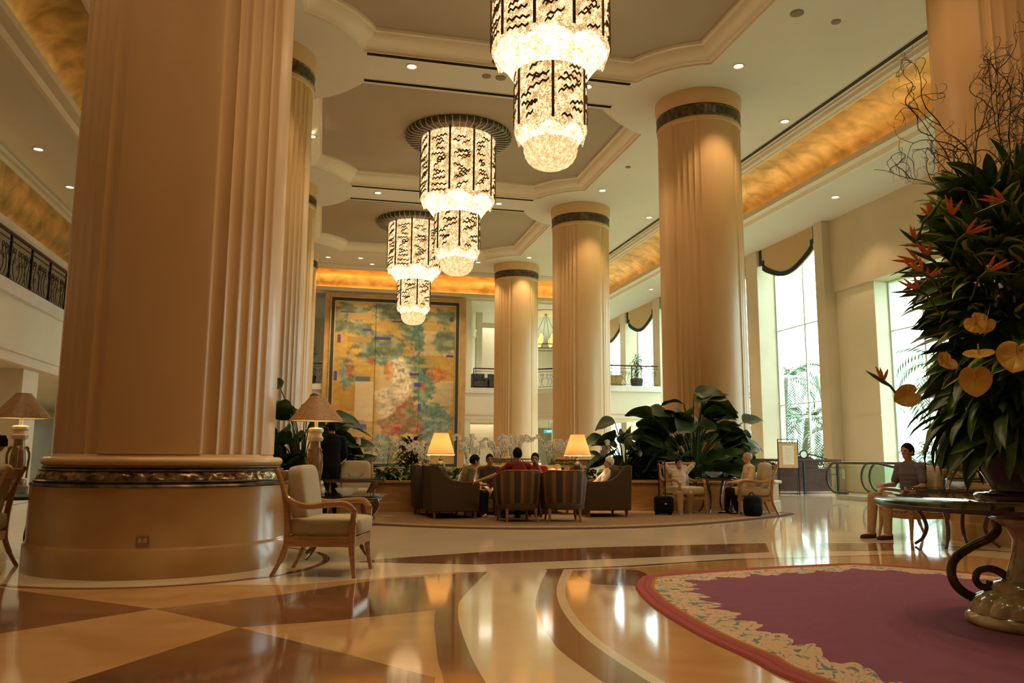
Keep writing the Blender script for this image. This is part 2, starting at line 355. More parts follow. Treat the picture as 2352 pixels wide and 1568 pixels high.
# ---- coves: gold vault, upper cornice, trough moulding, on three sides
def cove(sec, mat, name, x0s, sgn):   # sec in (outward offset, z) swept in a U along the right, far and left sides
    m = MB(); P = []
    for (u, z) in sec:
        P.append([(X1+u, -9, z), (X1+u, Y1+u, z), (X0-u, Y1+u, z), (X0-u, -9, z)])
    m.grid(P, 0); return struct(name, m, mat, smooth=30)
cove([(.0,H),(.0,H-.05),(.06,H-.06),(.10,H-.14),(.2,H-.16),(.22,H-.19),(.3,H-.19)], trimp, 'trim_5', 0, 1)
gold = [(.25+1.38*sin(pi/2*k/10)**1.15 if 0 else .25+1.40*(k/10), H-.17-.85*(1-sqrt(max(0,1-(k/10)**2)))) for k in range(11)]
cove(gold, goldm, 'wall_gold_cove', 0, 1)
cove([(1.65,H-1.02),(1.65,9.30),(1.33,9.30),(1.33,9.48),(1.39,9.50),(1.42,9.44),(1.46,9.38),(1.5,9.33),(1.56,9.31),(1.6,9.24),(1.64,9.19),(1.75,9.19)], trimp, 'trim_6', 0, 1)
# ceiling slots (linear air diffusers)
def slot(name, x0,x1,y0,y1, label):
    t = thing(name, label, 'air vent', ((x0+x1)/2,(y0+y1)/2,H))
    hx, hy = (x1-x0)/2, (y1-y0)/2; f = MB(); s_ = MB(); lx = hx > hy
    f.box(-hx-.02,hx+.02,-hy-.02,hy+.02,-.012,.0); obj('frame', f, trimp, t)
    for k in range(3):
        o_ = (k-1)*(.045)
        if lx: s_.box(-hx,hx,o_-.014,o_+.014,-.02,-.008)
        else: s_.box(o_-.014,o_+.014,-hy,hy,-.02,-.008)
    obj('slot_shade', s_, blackm, t)  # black strips stand in for the shade inside the slots
nm = ['near', 'middle', 'far']
for i, cy in enumerate(COLY[1:]):
    if i < 2:
        slot('ceiling_vent', .7, 7.2, cy-.75-.07, cy-.75+.07, 'long slot air vent across the ceiling ahead of the downlights in the %s cross beam' % ['nearest','second'][i])
        slot('ceiling_vent', .7, 7.2, cy+.62-.07, cy+.62+.07, 'long slot air vent across the ceiling behind the downlights in the %s cross beam' % ['nearest','second'][i])
slot('ceiling_vent', 12.5, 12.64, 2, 39.0, 'very long slot air vent running beside the gold cove on the window side')
# ---- walls
def wall(name, x0,x1,y0,y1,z0,z1, mat=wallp):
    m = MB(); m.box(x0,x1,y0,y1,z0,z1); return struct(name, m, mat, smooth=0)
wall('wall_back', -14,18,-9.2,-9,0,11)
wall('wall_left', -13.2,-13,-9,56,-.2,11)
wall('wall_far', -13,18.5,55.8,56,-.2,11)
# right wall: pilasters between deep windows, tall recessed bay near the stairs
pil = [(28.07,28.96),(32.85,33.7),(37.6,38.45),(42.35,43.2),(47.1,47.95)]
m = MB()
m.box(16.5,17.5,23.78,24.27,0,9.2)
for a, b in pil: m.box(16.5,17.5,a,b,-.0,9.2)
m.box(16.5,17.5,51.8,56,0,9.2)
m.box(17.1,17.6,24.27,51.8,9.0,9.25)
struct('wall_right', m, wallsh, smooth=0, bev=.01)
m = MB(); m.box(16.95,17.6,21.85,23.78,0,6.7); m.box(16.95,17.6,-9,13.0,0,6.7)  # unseen nearer stretch filled in solid to keep grey daylight out
struct('wall_near_right', m, wallp, smooth=0, bev=.01)
m = MB(); m.box(16.8,17.9,-9,23.78,6.7,9.2); struct('wall_beam_right', m, wallsh, smooth=0)
m = MB(); m.box(16.93,16.95,21.85,23.78,2.42,2.45); m.box(16.93,16.95,21.85,23.78,.02,.3); struct('trim_7', m, wallp, smooth=0)
# windows
def window(n, y0, y1, z1, X=17.3, rows=(1.3,3.1,6.0), split=1, blinds=True):
    fr = MB(); w = .05
    fr.box(X-.05,X+.05,y0,y0+w,0,z1); fr.box(X-.05,X+.05,y1-w,y1,0,z1); fr.box(X-.05,X+.05,y0+w,y1-w,z1-w,z1); fr.box(X-.05,X+.05,y0+w,y1-w,0,.06)
    for k in range(1, split+1):
        yy = y0+(y1-y0)*k/(split+1); fr.box(X-.04,X+.04,yy-.03,yy+.03,.06,z1-w)
    for z in rows: fr.box(X-.03,X+.03,y0+w,y1-w,z-.015,z+.015)
    f = struct('window_%d' % n, fr, cloth('window_frame_paint', (.6,.68,.62)), smooth=0)
    g = MB(); g.box(X-.006,X+.006,y0+.04,y1-.04,.05,z1-.04); obj('pane', g, glass, f, smooth=0)
    pl = bpy.data.lights.new('window_portal', 'AREA')
    pl.shape = 'RECTANGLE'; pl.size = y1-y0; pl.size_y = z1
    pl.cycles.is_portal = True; q = bpy.data.objects.new('window_portal', pl); COL.objects.link(q)
    q.location = (X+.4, (y0+y1)/2, z1/2); q.rotation_euler = (radians(90), 0, radians(90))
edges = [24.27]+[v for p_ in pil for v in p_]+[51.8]
for i in range(0, len(edges), 2): window(i//2+1, edges[i], edges[i+1], 9.0)
window(7, 13.0, 21.85, 6.7, X=17.5, rows=(1.3,3.2,5.1), split=5)
# window pelmets
def pelmet(y0, y1, label):
    t = thing('window_pelmet', label, 'pelmet', (16.62,(y0+y1)/2,9.2), 0, 'scalloped pelmets above the tall windows')
    h = (y1-y0)/2; pts = [(-h,0),(-h,-.62),(-h+.2,-.62),(-h+.2,-.82),(-h+.42,-.95)]
    pts += [(-h+.42+(2*h-.84)*k/14, -.95-.42*sin(pi*k/14)) for k in range(1,14)]+[(h-.42,-.95),(h-.2,-.82),(h-.2,-.62),(h,-.62),(h,0)]
    m = MB(); n = len(pts)
    m.add([(0,y,z) for y,z in pts]+[(.06,y,z) for y,z in pts], [tuple(range(n)), tuple(range(2*n-1,n-1,-1))]+[(i,(i+1)%n,n+(i+1)%n,n+i) for i in range(n)])
    obj('panel', m, cloth('pelmet_fabric', (.55,.40,.22)), t, smooth=0)
    m = MB(); q = pts[:]; inn = []
    for i, (y, z) in enumerate(q):
        inn.append((y*(1-.17/h), z+.17 if -z > .3 else z))
    L = len(q)
    m.add([(-.02,y,z) for y,z in q]+[(-.02,y,z) for y,z in inn], [(i,i+1,L+i+1,L+i) for i in range(L-1)])
    m.add([(-.001,y,z) for y,z in q]+[(-.02,y,z) for y,z in q], [(i,i+1,L+i+1,L+i) for i in range(L-1)])
    m.add([(-.001,y,z) for y,z in inn]+[(-.02,y,z) for y,z in inn], [(i,L+i,L+i+1,i+1) for i in range(L-1)])
    obj('border', m, cloth('pelmet_border', (.03,.05,.055)), t, smooth=0)
ordn = ['nearest','second','third','fourth','fifth','sixth']
for i in range(0, len(edges)-2, 2): pelmet(edges[i]-.05+.06, edges[i+1]-.02, 'tan scalloped pelmet with dark border, %s along the row of tall windows' % ordn[i//2])
# ---- second floor slabs (balconies)
m = MB(); far = [(-6.35,41.0),(9.2,41.0),(10.6,40.7),(11.6,39.9),(12.6,38.5),(13.6,37.7),(16.5,37.6)]
m.prism(far+[(16.5,56),(-13,56),(-13,-9),(-6.35,-9)], 3.0, 4.52, 0)
struct('wall_balcony_fascia', m, wallp, smooth=0)
def along(line, sec):
    mm = MB(); P = []
    for i, (x,y) in enumerate(line):
        a = Vector(line[max(i-1,0)]); b = Vector(line[min(i+1,len(line)-1)]); d = (b-a).normalized(); nr = Vector((d.y,-d.x)); P.append([(x+nr.x*u, y+nr.y*u, z) for u, z in sec])
    mm.grid(P, 0); return mm
edge = [(-6.35,-9),(-6.35,40.95)]+[(-6.3,41.0)]+far[1:]
capm = pm('white_marble_cap', (.72,.70,.64), (.8,.79,.75), rough=.3, scale=2, detail=8, dist=1)
struct('trim_8', along(edge, [(0,4.3),(.10,4.32),(.10,4.58),(.06,4.6),(-.6,4.6)]), capm, smooth=30)
struct('trim_9', along(edge, [(-.02,3.33),(.06,3.3),(.06,3.2),(.02,3.18),(.02,3.12),(.045,3.1),(.045,2.98),(.0,2.955),(-.6,2.955)]), trimp, smooth=30)
# left upper cove over the balcony, ledge and corridor ceiling
m = MB(); sec = [(-8.55,9.2),(-8.55,9.08),(-8.65,9.05),(-8.7,8.95)]
m.grid([[(x,-9,z),(x,55,z)] for x,z in sec], 0); struct('trim_10', m, trimp, smooth=30)
m = MB(); sec = [(-8.7-.9*(1-cos(pi/2*k/10)), 8.95-1.4*sin(pi/2*k/10)) for k in range(11)]
m.grid([[(x,-9,z),(x,55,z)] for x,z in sec], 0); struct('wall_left_gold_cove', m, goldm, smooth=40)
m = MB(); sec = [(-9.6,7.45),(-8.95,7.45),(-8.85,7.6),(-8.75,7.6),(-8.7,7.42),(-8.75,7.35),(-13,7.35)]
m.grid([[(x,-9,z),(x,55,z)] for x,z in sec], 0); struct('trim_11', m, trimp, smooth=30)
wall('wall_corridor', -12.4,-12.2,-9,56,4.5,7.4, wallsh)
# ground floor below balconies: pillars and back walls
for i, (x, y) in enumerate([(-7.0,20.2),(-7.2,27.0),(-7.2,33.5)]):
    m = MB(); m.box(x-.55,x+.55,y-.5,y+.5,0,2.98); m.box(x-.6,x+.6,y-.55,y+.55,0,.15); struct('wall_pillar', m, wallp, smooth=0, bev=.02)
wall('wall_left_lower', -12.2,-12.0,-9,56,0,3.0, wallsh)
wall('wall_far_lower', 8.0,11.2,45.8,46.0,0,3.0, wallsh)
wall('wall_far_lower', 12.9,16.5,44.8,45.0,0,3.0, wallp)
wall('wall_far_lower', -6,8.0,47.8,48.0,0,3.0, wallp)
wall('wall_far_upper', 8.9,11.2,48.0,48.4,4.6,9.2, wallsh)
wall('wall_far_upper', -6,5,49.0,49.2,4.6,9.2, wallsh)
m = MB(); m.box(8.35,8.7,44.5,45.0,4.6,9.2); struct('wall_far_upper', m, wallsh, smooth=0)
# painting wall with gilt marble surround
m = MB(); m.box(-.05,7.1,40.85,42.4,0,9.2); m.box(7.1,7.45,41.05,42.3,0,9.2); struct('wall_mural', m, wallp, smooth=0)
# ================================================================ COLUMNS
def flute(a):
    d = abs((a+pi/4) % (pi/2)-pi/4)     # angle to nearest axis direction
    dd = math.degrees(d)
    if dd < 25: return 0
    return -.03*abs(sin((dd-25)/40*pi*5))**.6
def angs():
    return [2*pi*i/480 for i in range(480)]
def column(x, y, label, base=True, R=1.06):
    t = thing('column', label, 'column', (x,y,0), 0)
    m = MB(); zs = [1.1,3.2,5.4,7.6,9.56]
    P = [[((R+flute(a))*cos(a), (R+flute(a))*sin(a), z) for z in zs] for a in angs()]
    m.grid(P, 0, True); obj('shaft', m, cream, t, smooth=60)
    m = MB(); m.lathe([(R-.02,9.5),(R+.02,9.54),(R+.02,9.62),(R,9.64)], n=96); m.lathe([(R,9.95),(R+.02,9.96),(R+.03,10.0),(R+.06,10.2),(R+.06,10.35)], n=96); obj('capital', m, cream, t, smooth=40)
    m = MB(); m.lathe([(R-.02,9.62),(R+.0,9.65),(R+.025,9.67),(R+.01,9.69),(R+.01,9.90),(R+.025,9.92),(R,9.95),(R-.03,9.97)], n=192, rf=lambda a: .012*(1 if int(a/(2*pi)*96) % 2 else 0)); obj('capital_band', m, bronze, t, smooth=30)
    if base:
        m = MB(); m.lathe([(1.25,0),(1.25,.24),(1.235,.26),(1.225,.28),(1.225,.80),(1.2,.82)], n=96, capb=True); obj('plinth', m, plinthm, t, smooth=40)
        m = MB(); prof = [(1.205,.80),(1.215,.815),(1.205,.83),(1.19,.835),(1.195,.85),(1.18,.855)]
        ml = MB(); ml.lathe([(1.225,.795),(1.235,.81),(1.225,.825),(1.2,.83),(1.2,.838),(1.215,.848),(1.19,.86)], n=96); ml.lathe([(1.15,.935),(1.17,.945),(1.165,.957),(1.14,.963),(1.145,.972),(1.13,.98)], n=96); obj('bronze_rails', ml, bronze, t, smooth=40)
        P = []
        for i in range(720):
            a = 2*pi*i/720; row = []
            for j in range(11):
                v = j/10; z = .853+.09*v; r = 1.178-.028*v
                w = a*26; k = .5+.5*sin(w+4.2*sin(v*pi)*cos(w*.5)); k2 = .5+.5*sin(w*2.3+v*7)
                row.append(((r+.016*k*sin(pi*v)**.6*(.5+.5*k2))*cos(a), (r+.016*k*sin(pi*v)**.6*(.5+.5*k2))*sin(a), z))
            P.append(row)
        m.grid(P, 0, True); obj('carved_band', m, gilt, t, smooth=60)
        m = MB(); m.lathe([(1.13,.965),(1.13,.985)]+[(1.105+.05*cos(q), 1.03+.043*sin(q)) for q in [-pi/2+pi*k/8 for k in range(9)]]+[(1.06,1.075),(1.05,1.10)], n=96); obj('torus_moulding', m, cream, t, smooth=60)
    return t
pc = column(LX, 9.1, 'huge fluted marble column on a round plinth, nearest the camera at left')
so = MB(); so.box(-.055,.055,-.005,.004,-.045,.045)
q_ = math.atan2(-7.95, .12)
sk = obj('wall_socket', so, cloth('brass_plate', (.30,.18,.08)), pc, bev=.006); sk.location = (1.228*cos(radians(-88)), 1.228*sin(radians(-88)), .34); sk.rotation_euler.z = radians(2)
so = MB(); so.box(-.035,-.008,-.008,-.004,-.02,.02); so.box(.008,.035,-.008,-.004,-.02,.02); so2 = obj('socket_face', so, cloth('socket_pale', (.5,.4,.28)), sk)
column(LX, COLY[1], 'fluted marble column, second in the left row, just behind the huge one')
column(LX, COLY[2], 'fluted marble column, third in the left row')
column(LX, COLY[3], 'fluted marble column, last in the left row near the mural')
column(RXc+.1, 9.1, 'fluted marble column behind the flower arrangement at the right edge')
column(RXc-.1, COLY[1], 'wide fluted marble column in the middle of the right row, behind the big leafy plant')
column(RXc-.25, COLY[2], 'fluted marble column, between the widest one and the small far one')
column(RXc-.45, COLY[3], 'farthest fluted marble column of the right row, beside the mural', base=True)
# small column upstairs at the back
t = thing('column', 'small round fluted column standing on the far balcony beside the mural', 'column', (7.55,44.4,4.52))
m = MB(); m.grid([[((.72+.5*flute(a))*cos(a), (.72+.5*flute(a))*sin(a), z) for z in (0,3.2)] for a in angs()], 0, True); obj('shaft', m, wallsh, t, smooth=60)
m = MB(); m.lathe([(.7,3.15),(.76,3.2),(.76,3.5),(.8,3.55),(.8,3.62),(.74,3.66),(.74,4.68)], n=48); obj('capital', m, wallsh, t)
# ================================================================ CEILING LIGHTS
def downlight(x, y, z, label, e=60, spot=True, r=.11, rx=0, ry=0, cone=95):
    t = thing('downlight', label, 'ceiling light', (x,y,z), 0, 'round recessed ceiling downlights')
    m = MB(); m.lathe([(r+.04,0),(r+.04,-.015),(r+.01,-.02),(r,-.012),(r-.005,.0)], n=24); obj('rim', m, white, t)
    m = MB(); m.lathe([(.0005,-.004),(r-.01,-.004)], n=24); obj('lamp', m, emis('downlight_glow', (1,.8,.55), 5) if 'downlight_glow' not in MATS else MATS['downlight_glow'], t, smooth=0)
    if spot: lamp('SPOT', 'downlight_beam', (0,0,-.06), e, WARM, .08, (rx,ry,0), cone, .5, parent=t)
DL = [(1.78,18.3,'left end of the nearest cross beam'),(6.2,18.3,'hidden right part of the nearest cross beam'),(9.36,16.4,'in front of the widest right column'),(12.2,19.0,'by the slot vent, right of the widest column'),
 (12.13,28.4,'by the slot vent, left of the widest column'),(9.28,25.8,'in front of the middle-distance right column'),(1.64,28.0,'left end of the second cross beam'),(6.07,28.15,'right end of the second cross beam'),
 (9.2,35.8,'in front of the farthest right column'),(0,38.1,'far left corner of the high ceiling'),(1.5,37.9,'far cross beam, second from the left'),(2.1,39.0,'far end, above the mural, third from left'),(7.05,37.3,'far cross beam, right of the farthest chandelier'),
 (12.1,10.0,'out of view at top right'),(1.8,8.9,'left end of the beam above the view'),(6.2,8.9,'right end of the beam above the view'),(1.5,5.0,'over the near floor, out of view'),(-3.4,7.2,'over the left lamp, out of view'),(-.6,23.3,'behind the huge left column'),(-1.45,6.6,'above the view at left'),(-1.5,16.3,'second one hidden by the huge left column'),(9.5,6.9,'above the view at right'),(4.0,8.9,'added above the view to light the foreground')]  # last lamp is an unseen extra, added to brighten the near floor
for x, y, l in DL: downlight(x, y, H, 'small round downlight in the high ceiling, '+l, (160 if x == -1.45 else 120 if x > 9 else 290) if y < 10 else 240)
for x, y, l in [(15.4,21.4,'nearest over the windows'),(15.4,30.9,'second over the windows'),(15.4,36.0,'third over the windows'),(-7.7,23.1,'over the left balcony'),(-7.8,26.3,'over the left balcony, farther one'),(10.2,43,'over the far balcony'),(5.2,44,'over the far balcony behind the mural')]:
    downlight(x, y, 9.2, 'small round downlight in the lower ceiling, '+l, 120 if x > 0 else 10)
for x, y in ((-7.2,17.6),(-7.4,23.5),(9.6,43.4),(13.6,42.6),(12.3,44.0)): downlight(x, y, 3.0, 'small downlight under the %s' % {-7.2:'left balcony, nearest',-7.4:'left balcony, farther back',9.6:'far balcony, left',13.6:'far balcony, right',12.3:'far balcony, beside the exit sign'}[x], 40, r=.07)
for x, y, r_, l in [(3.62,18.35,.11,'left one of the pair by the nearest chandelier'),(3.98,18.35,.13,'right one of the pair by the nearest chandelier'),(9.39,14.0,.14,'larger one at the top of the view'),(10.39,14.1,.1,'smaller one at the top of the view'),(9.3,23.4,.08,'near the middle-distance right column'),(12.0,21.6,.05,'left of the widest right column'),(12.0,23.6,.05,'left of the widest right column, lower one')]:
    m = MB(); m.lathe([(r_,0),(r_,-.02),(r_*.7,-.03),(.001,-.03)], n=24); tag(obj('ceiling_speaker', m, cloth('speaker_grille', (.25,.22,.17)), loc=(x,y,H)), 'round grey speaker disc in the ceiling, '+l, 'speaker', 'round discs in the high ceiling')
# cove strip lamps lying in the troughs
for name, loc, rot, sx, sy, e in [('cove_lamp', (14.27,17,9.34), (0,radians(150),0), .1, 48, 150), ('cove_lamp', (4,40.9,9.34), (radians(-150),0,0), 18, .1, 95), ('cove_lamp', (-6.25,16,9.34), (0,radians(-150),0), .1, 46, 55), ('cove_lamp', (-9.1,24,7.5), (0,radians(180),0), .1, 30, 35)]:
    lamp('AREA', name, loc, e, (1,.56,.2), sx, rot, sy=sy)
# picture lights on the mural, small ceiling spots
for x in (1.6, 5.4): lamp('SPOT', 'mural_spot', (x,36.8,H-.1), 330, (1,.7,.38), .1, (radians(40),0,0), 60, .6)
# broad fill lights without fixtures, added to brighten the upper/lower back rooms
lamp('AREA', 'corridor_fill', (-9.5,26,2.9), 50, (1,.8,.55), 2, sy=20)
lamp('AREA', 'corridor_fill', (12,49,8.9), 260, (1,.93,.8), 6, sy=6)
lamp('AREA', 'corridor_fill', (6,46,2.9), 90, (1,.85,.62), 8, sy=2)
# ================================================================ CHANDELIERS
def zig(m, R, z0, z1, seed, mi=0):
    rnd = random.Random(seed); z = z0; 
    K = 10 if R > 1 else 6
    for seg in range(K):
        of = .5 if K == 10 else .2; a0 = (seg+of)*2*pi/K+.05; a1 = (seg+1+of)*2*pi/K-.07; z = z0+.06
        while z < z1-.1:
            a = a0+rnd.random()*(a1-a0)*.55; zz = z+rnd.uniform(-.05,.05); st = rnd.uniform(.05,.07)/R; s_ = 1; pts = []
            L = rnd.randint(4, 10); up_ = rnd.uniform(-.02,.03)
            for k in range(L):
                pts.append((a, zz)); a += st; zz += s_*.05+up_; s_ = -s_
                if a > a1: break
            for (p0, p1) in zip(pts[:-1], pts[1:]):
                w = .021
                m.add([(R*cos(p0[0]),R*sin(p0[0]),p0[1]-w),(R*cos(p1[0]),R*sin(p1[0]),p1[1]-w),(R*cos(p1[0]),R*sin(p1[0]),p1[1]+w),(R*cos(p0[0]),R*sin(p0[0]),p0[1]+w),
                       ((R-.02)*cos(p0[0]),(R-.02)*sin(p0[0]),p0[1]-w),((R-.02)*cos(p1[0]),(R-.02)*sin(p1[0]),p1[1]-w),((R-.02)*cos(p1[0]),(R-.02)*sin(p1[0]),p1[1]+w),((R-.02)*cos(p0[0]),(R-.02)*sin(p0[0]),p0[1]+w)],
                      [(0,1,2,3),(0,4,5,1),(3,2,6,7),(0,3,7,4),(1,5,6,2)], mi)
            z += rnd.uniform(.09,.15)
zmat = pm('chandelier_brass', (.05,.025,.008), (.12,.07,.02), rough=.4, metal=.5, scale=10)
def chandelier(x, y, label, rz=0):
    t = thing('chandelier', label, 'chandelier', (x,y,0), rz, 'three tall crystal chandeliers in the coffers')
    m = MB(); m.lathe([(1.1,10.72),(1.1,10.60),(1.45,10.60),(1.55,10.62),(1.6,10.68),(1.6,10.77),(1.1,10.77)], n=64); obj('canopy', m, bronze, t)
    m = MB()
    for k in range(48):
        a = 2*pi*k/48; m.tube([(1.12*cos(a),1.12*sin(a),10.58),(1.5*cos(a),1.5*sin(a),10.585),(1.6*cos(a),1.6*sin(a),10.64),(1.62*cos(a),1.62*sin(a),10.74)], .014, 5)
    obj('canopy_glass_rods', m, chrome, t)
    def drum(R, z0, z1, name):
        m = MB(); n = 128
        def rf(a): return -.012*abs(sin(a*40))
        m.lathe([(R-.03,z1),(R,z1-.02)]+[(R,z1-(z1-z0)*k/24) for k in range(1,24)]+[(R,z0)], n=160, rf=rf); 
        # scalloped hanging fringe
        P = []
        for i in range(161):
            a = 2*pi*i/160; d = .06+.17*(abs(((a/(pi/4)) % 1)-.5)*2)**2+.02*sin(i*2.1)
            P.append([(R*cos(a),R*sin(a),z0),((R+.006)*cos(a),(R+.004)*sin(a),z0-d*.5),((R-.02)*cos(a),(R-.02)*sin(a),z0-d)])
        m.grid(P); obj(name, m, cryA, t, smooth=60)
    drum(1.12, 8.76, 10.62, 'upper_tier'); drum(.68, 7.16, 8.36, 'lower_tier')
    m = MB()
    for k in range(7):
        R = 1.07-.055*k; z = 8.70-.06*k-.02*(k > 3)*(k-3); m.lathe([(R,z+.1),(R+.01,z-.02),(R-.02,z-.07),(R-.055,z-.02)], n=120, rf=lambda a: .008*abs(sin(a*60)))
    m.lathe([(.72,8.36),(.70,8.28),(.66,8.24)], n=64); obj('upper_crystal_rings', m, cryB, t, smooth=60)
    m = MB()
    for k in range(4):
        R = .64-.04*k; z = 7.10-.06*k; m.lathe([(R,z+.1),(R+.01,z-.02),(R-.02,z-.08),(R-.045,z-.03)], n=100, rf=lambda a: .006*abs(sin(a*50)))
    obj('lower_crystal_rings', m, cryB, t, smooth=60)
    m = MB(); m.lathe([(.52,6.88)]+[(.5*cos(pi/2*k/12)**.7+.01*(k % 2), 6.80-.38*sin(pi/2*k/12)) for k in range(12)]+[(.01,6.415)], n=80); obj('crystal_bowl', m, cryC, t, smooth=50)
    m = MB(); zig(m, 1.14, 8.7, 10.5, 3); zig(m, .70, 7.15, 8.3, 7); obj('zigzag_ornament', m, zmat, t, smooth=0)
    for (R, z0, z1, n, w) in ((1.14,8.72,10.6,10,.06),(.70,7.14,8.28,6,.055)):
        for k in range(n):
            a = 2*pi*(k+.5)/n if n == 10 else 2*pi*(k+.2)/n
            m = MB(); m.box(-.012,.012,-w/2*.9,w/2*.9,z0,z1); m.xf(Matrix.Rotation(a,4,'Z') @ Matrix.Translation((R,0,0))); obj('vertical_band', m, zmat, t, smooth=0)
    return t
ch0 = chandelier(3.98, 13.9, 'largest crystal chandelier, nearest the camera and cut off by the top of the view', .1)
dup(ch0, (3.74,23.25,0), .25, 'middle one of the three tiered crystal chandeliers, overlapping the far one')
dup(ch0, (4.2,4.2,0), .7, 'crystal chandelier above the camera, out of the top of the view')
dup(ch0, (3.5,32.75,0), .4, 'farthest and smallest of the three tiered crystal chandeliers')
# ================================================================ PLANTER
PF = 15.95
pl_poly = [(-4,16.4),(.8,16.15),(1.9,16.0),(6.4,15.75),(8.9,15.4),(9.25,15.45),(9.55,15.7),(9.7,16.1),(9.72,17.33),(-4,17.33)]
P = thing('planter', 'long low curved wooden planter wall holding orchids and leafy plants', 'planter', (0,0,0))
inn = [(x*.985+.06 if x > 0 else x+.06, y+.16 if y < 17.2 else y-.1) for x, y in pl_poly]
m = MB(); m.prism(pl_poly, .0, .56); obj('wall', m, planterm, P, bev=.02, smooth=30)
m = MB(); o2 = [(x+(.05 if x > 9 else 0)-(.05 if x < 0 else 0), y-.05 if y < 17.2 else y) for x, y in pl_poly]; m.prism(o2, .56, .62); obj('cap', m, planterm, P, bev=.015, smooth=30)
m = MB(); m.prism([(x-.04,y+.05 if y < 17.2 else y-.05) for x, y in inn], .60, .64); obj('soil', m, soil, P, smooth=0)
m = MB(); m.prism([(x+(.03 if x > 9 else 0), y-.02 if y < 17.2 else y) for x, y in pl_poly], .0, .2); obj('base_board', m, planterm, P, bev=.01, smooth=30)
# ---- leaves
def leaf(m, base, yawa, pitch, L, Wd, droop=.6, fold=.15, roll=0, n=7, mi=0, wave=0, shape=1.):
    base = Vector(base); d = Vector((cos(yawa)*cos(pitch), sin(yawa)*cos(pitch), sin(pitch))); side = Vector((-sin(yawa), cos(yawa), 0)); upv = d.cross(side)*-1
    if roll: R_ = Matrix.Rotation(roll, 3, d); side = R_ @ side; upv = R_ @ upv
    p = base.copy(); ang = pitch; rows = []; st = L/n
    for i in range(n+1):
        t = i/n; w = Wd*.5*(sin(pi*min(1,t**shape*.97+.03))**.75)+.002
        nn = side.cross(d)*-1 if False else d.cross(side)*-1
        up_ = Vector((-cos(yawa)*sin(ang), -sin(yawa)*sin(ang), cos(ang)))
        if roll: up_ = Matrix.Rotation(roll, 3, d) @ up_
        wv = wave*sin(t*9)
        rows.append([p+side*w+up_*(fold*w*2+wv*w), p+side*w*.5+up_*fold*w*.8, p.copy(), p-side*w*.5+up_*fold*w*.8, p-side*w+up_*(fold*w*2-wv*w)])
        ang -= droop/n; d = Vector((cos(yawa)*cos(ang), sin(yawa)*cos(ang), sin(ang)))
        p = p+d*st
    m.grid(rows, mi)
    return p
def bigplant(name, label, x, y, specs, group=None):
    t = thing(name, label, 'plant', (x,y,.62), 0); st = MB(); fo = MB()
    for (dx, dy, dz, L, w, yw, pt, dr) in specs:
        b = (dx*.15, dy*.15, 0); e_ = (dx,dy,dz); mid = (dx*.45, dy*.45, dz*.62)
        st.tube(spline([b,mid,e_],5), [.02]*5+[.012]*5+[.008], 6)
        leaf(fo, e_, yw, pt, L, w, dr, .12, (sin(L*97)*.8), 9, wave=.12, shape=.72)
    obj('stems', st, leafm, t); obj('leaves', fo, leafd, t, smooth=80); return t
rnd = random.Random(5)
def rspecs(n, rx, ry, z0, z1, seed, L=(.5,.8), lean=0):
    r = random.Random(seed); S_ = []
    for i in range(n):
        a = 2*pi*i/n*2.4+r.uniform(-.3,.3); k = sqrt(r.random()); z = z0+(z1-z0)*(1-k**1.6)*r.uniform(.75,1.05); dx = rx*k*cos(a)+lean; dy = ry*k*sin(a)
        l = r.uniform(*L); S_.append((dx,dy,z,l,l*r.uniform(.68,.85),atan2(dy,dx-lean*.5)+r.uniform(-.4,.4),r.uniform(-.2,.8),r.uniform(.3,1.0)))
    return S_
bigplant('broad_leaf_plant', 'dark green broad-leaf plant behind the bronze-shaded lamp, left of the mural', -.35, 16.5,
    rspecs(56,.95,.4,.0,1.5,2,(.5,.75))+[(-.45,-.3,1.75,.5,.42,2.6,.5,1.0),(.75,-.2,1.05,.65,.34,.1,-.1,.5),(.8,-.3,.7,.6,.3,.0,.1,.3),(.55,-.2,1.2,.6,.36,.1,.2,.8),(.1,-.3,1.5,.6,.4,.3,.3,1.2),(-.2,-.4,1.35,.6,.4,2.6,.3,1.2)])
bigplant('broad_leaf_plant', 'very large dark broad-leaf plant in front of the widest column of the right row', 7.95, 16.4,
    rspecs(105,1.25,.45,.0,1.75,8,(.5,.8))+[(-1.3,-.3,.95,.55,.36,3.0,.2,.9),(-1.1,-.3,1.35,.6,.38,2.8,.5,.9),(1.1,-.2,1.25,.6,.34,.2,.5,.8),(1.0,-.3,.8,.6,.36,.1,.2,1.),(.1,-.3,1.75,.55,.4,1.0,.8,1.),(-.4,-.4,1.6,.55,.4,2.3,.5,1.)])
bigplant('broad_leaf_plant', 'paler broad-leaf plant with gaps between its leaves, left of the very large dark one', 6.35, 16.4,
    rspecs(22,.7,.45,.1,1.05,21,(.42,.62))+[(-.55,-.2,.85,.5,.32,3.2,.1,.7),(-.3,-.2,1.2,.5,.36,3.0,.2,1.1),(.35,-.2,.6,.45,.2,.2,.5,.4),(-.5,-.25,.4,.5,.3,3.1,0,.6)])
# feathery palm bush in the middle of the bed, uplit
t = thing('palm_bush', 'dense dark feathery bush among the orchids, in front of the mural', 'plant', (1.85,17.0,.62)); m = MB(); r = random.Random(3)
for i in range(330):
    a = r.uniform(0,2*pi); h = r.uniform(.1,.95); k = .5*(1.05-h*.75); leaf(m, (k*.5*cos(a),k*.5*sin(a),h*.85), a, r.uniform(.0,1.2), r.uniform(.24,.36), .05, 1.0, .1, 0, 4)
obj('foliage', m, leafd, t, smooth=80); s_ = MB(); s_.tube([(0,0,0),(0,0,.8)],.03,6); obj('stem', s_, bark, t)
lamp('SPOT','planter_uplight',(1.9,16.6,.68),30,(1,.85,.4),.04,(radians(165),0,0),80,.5)
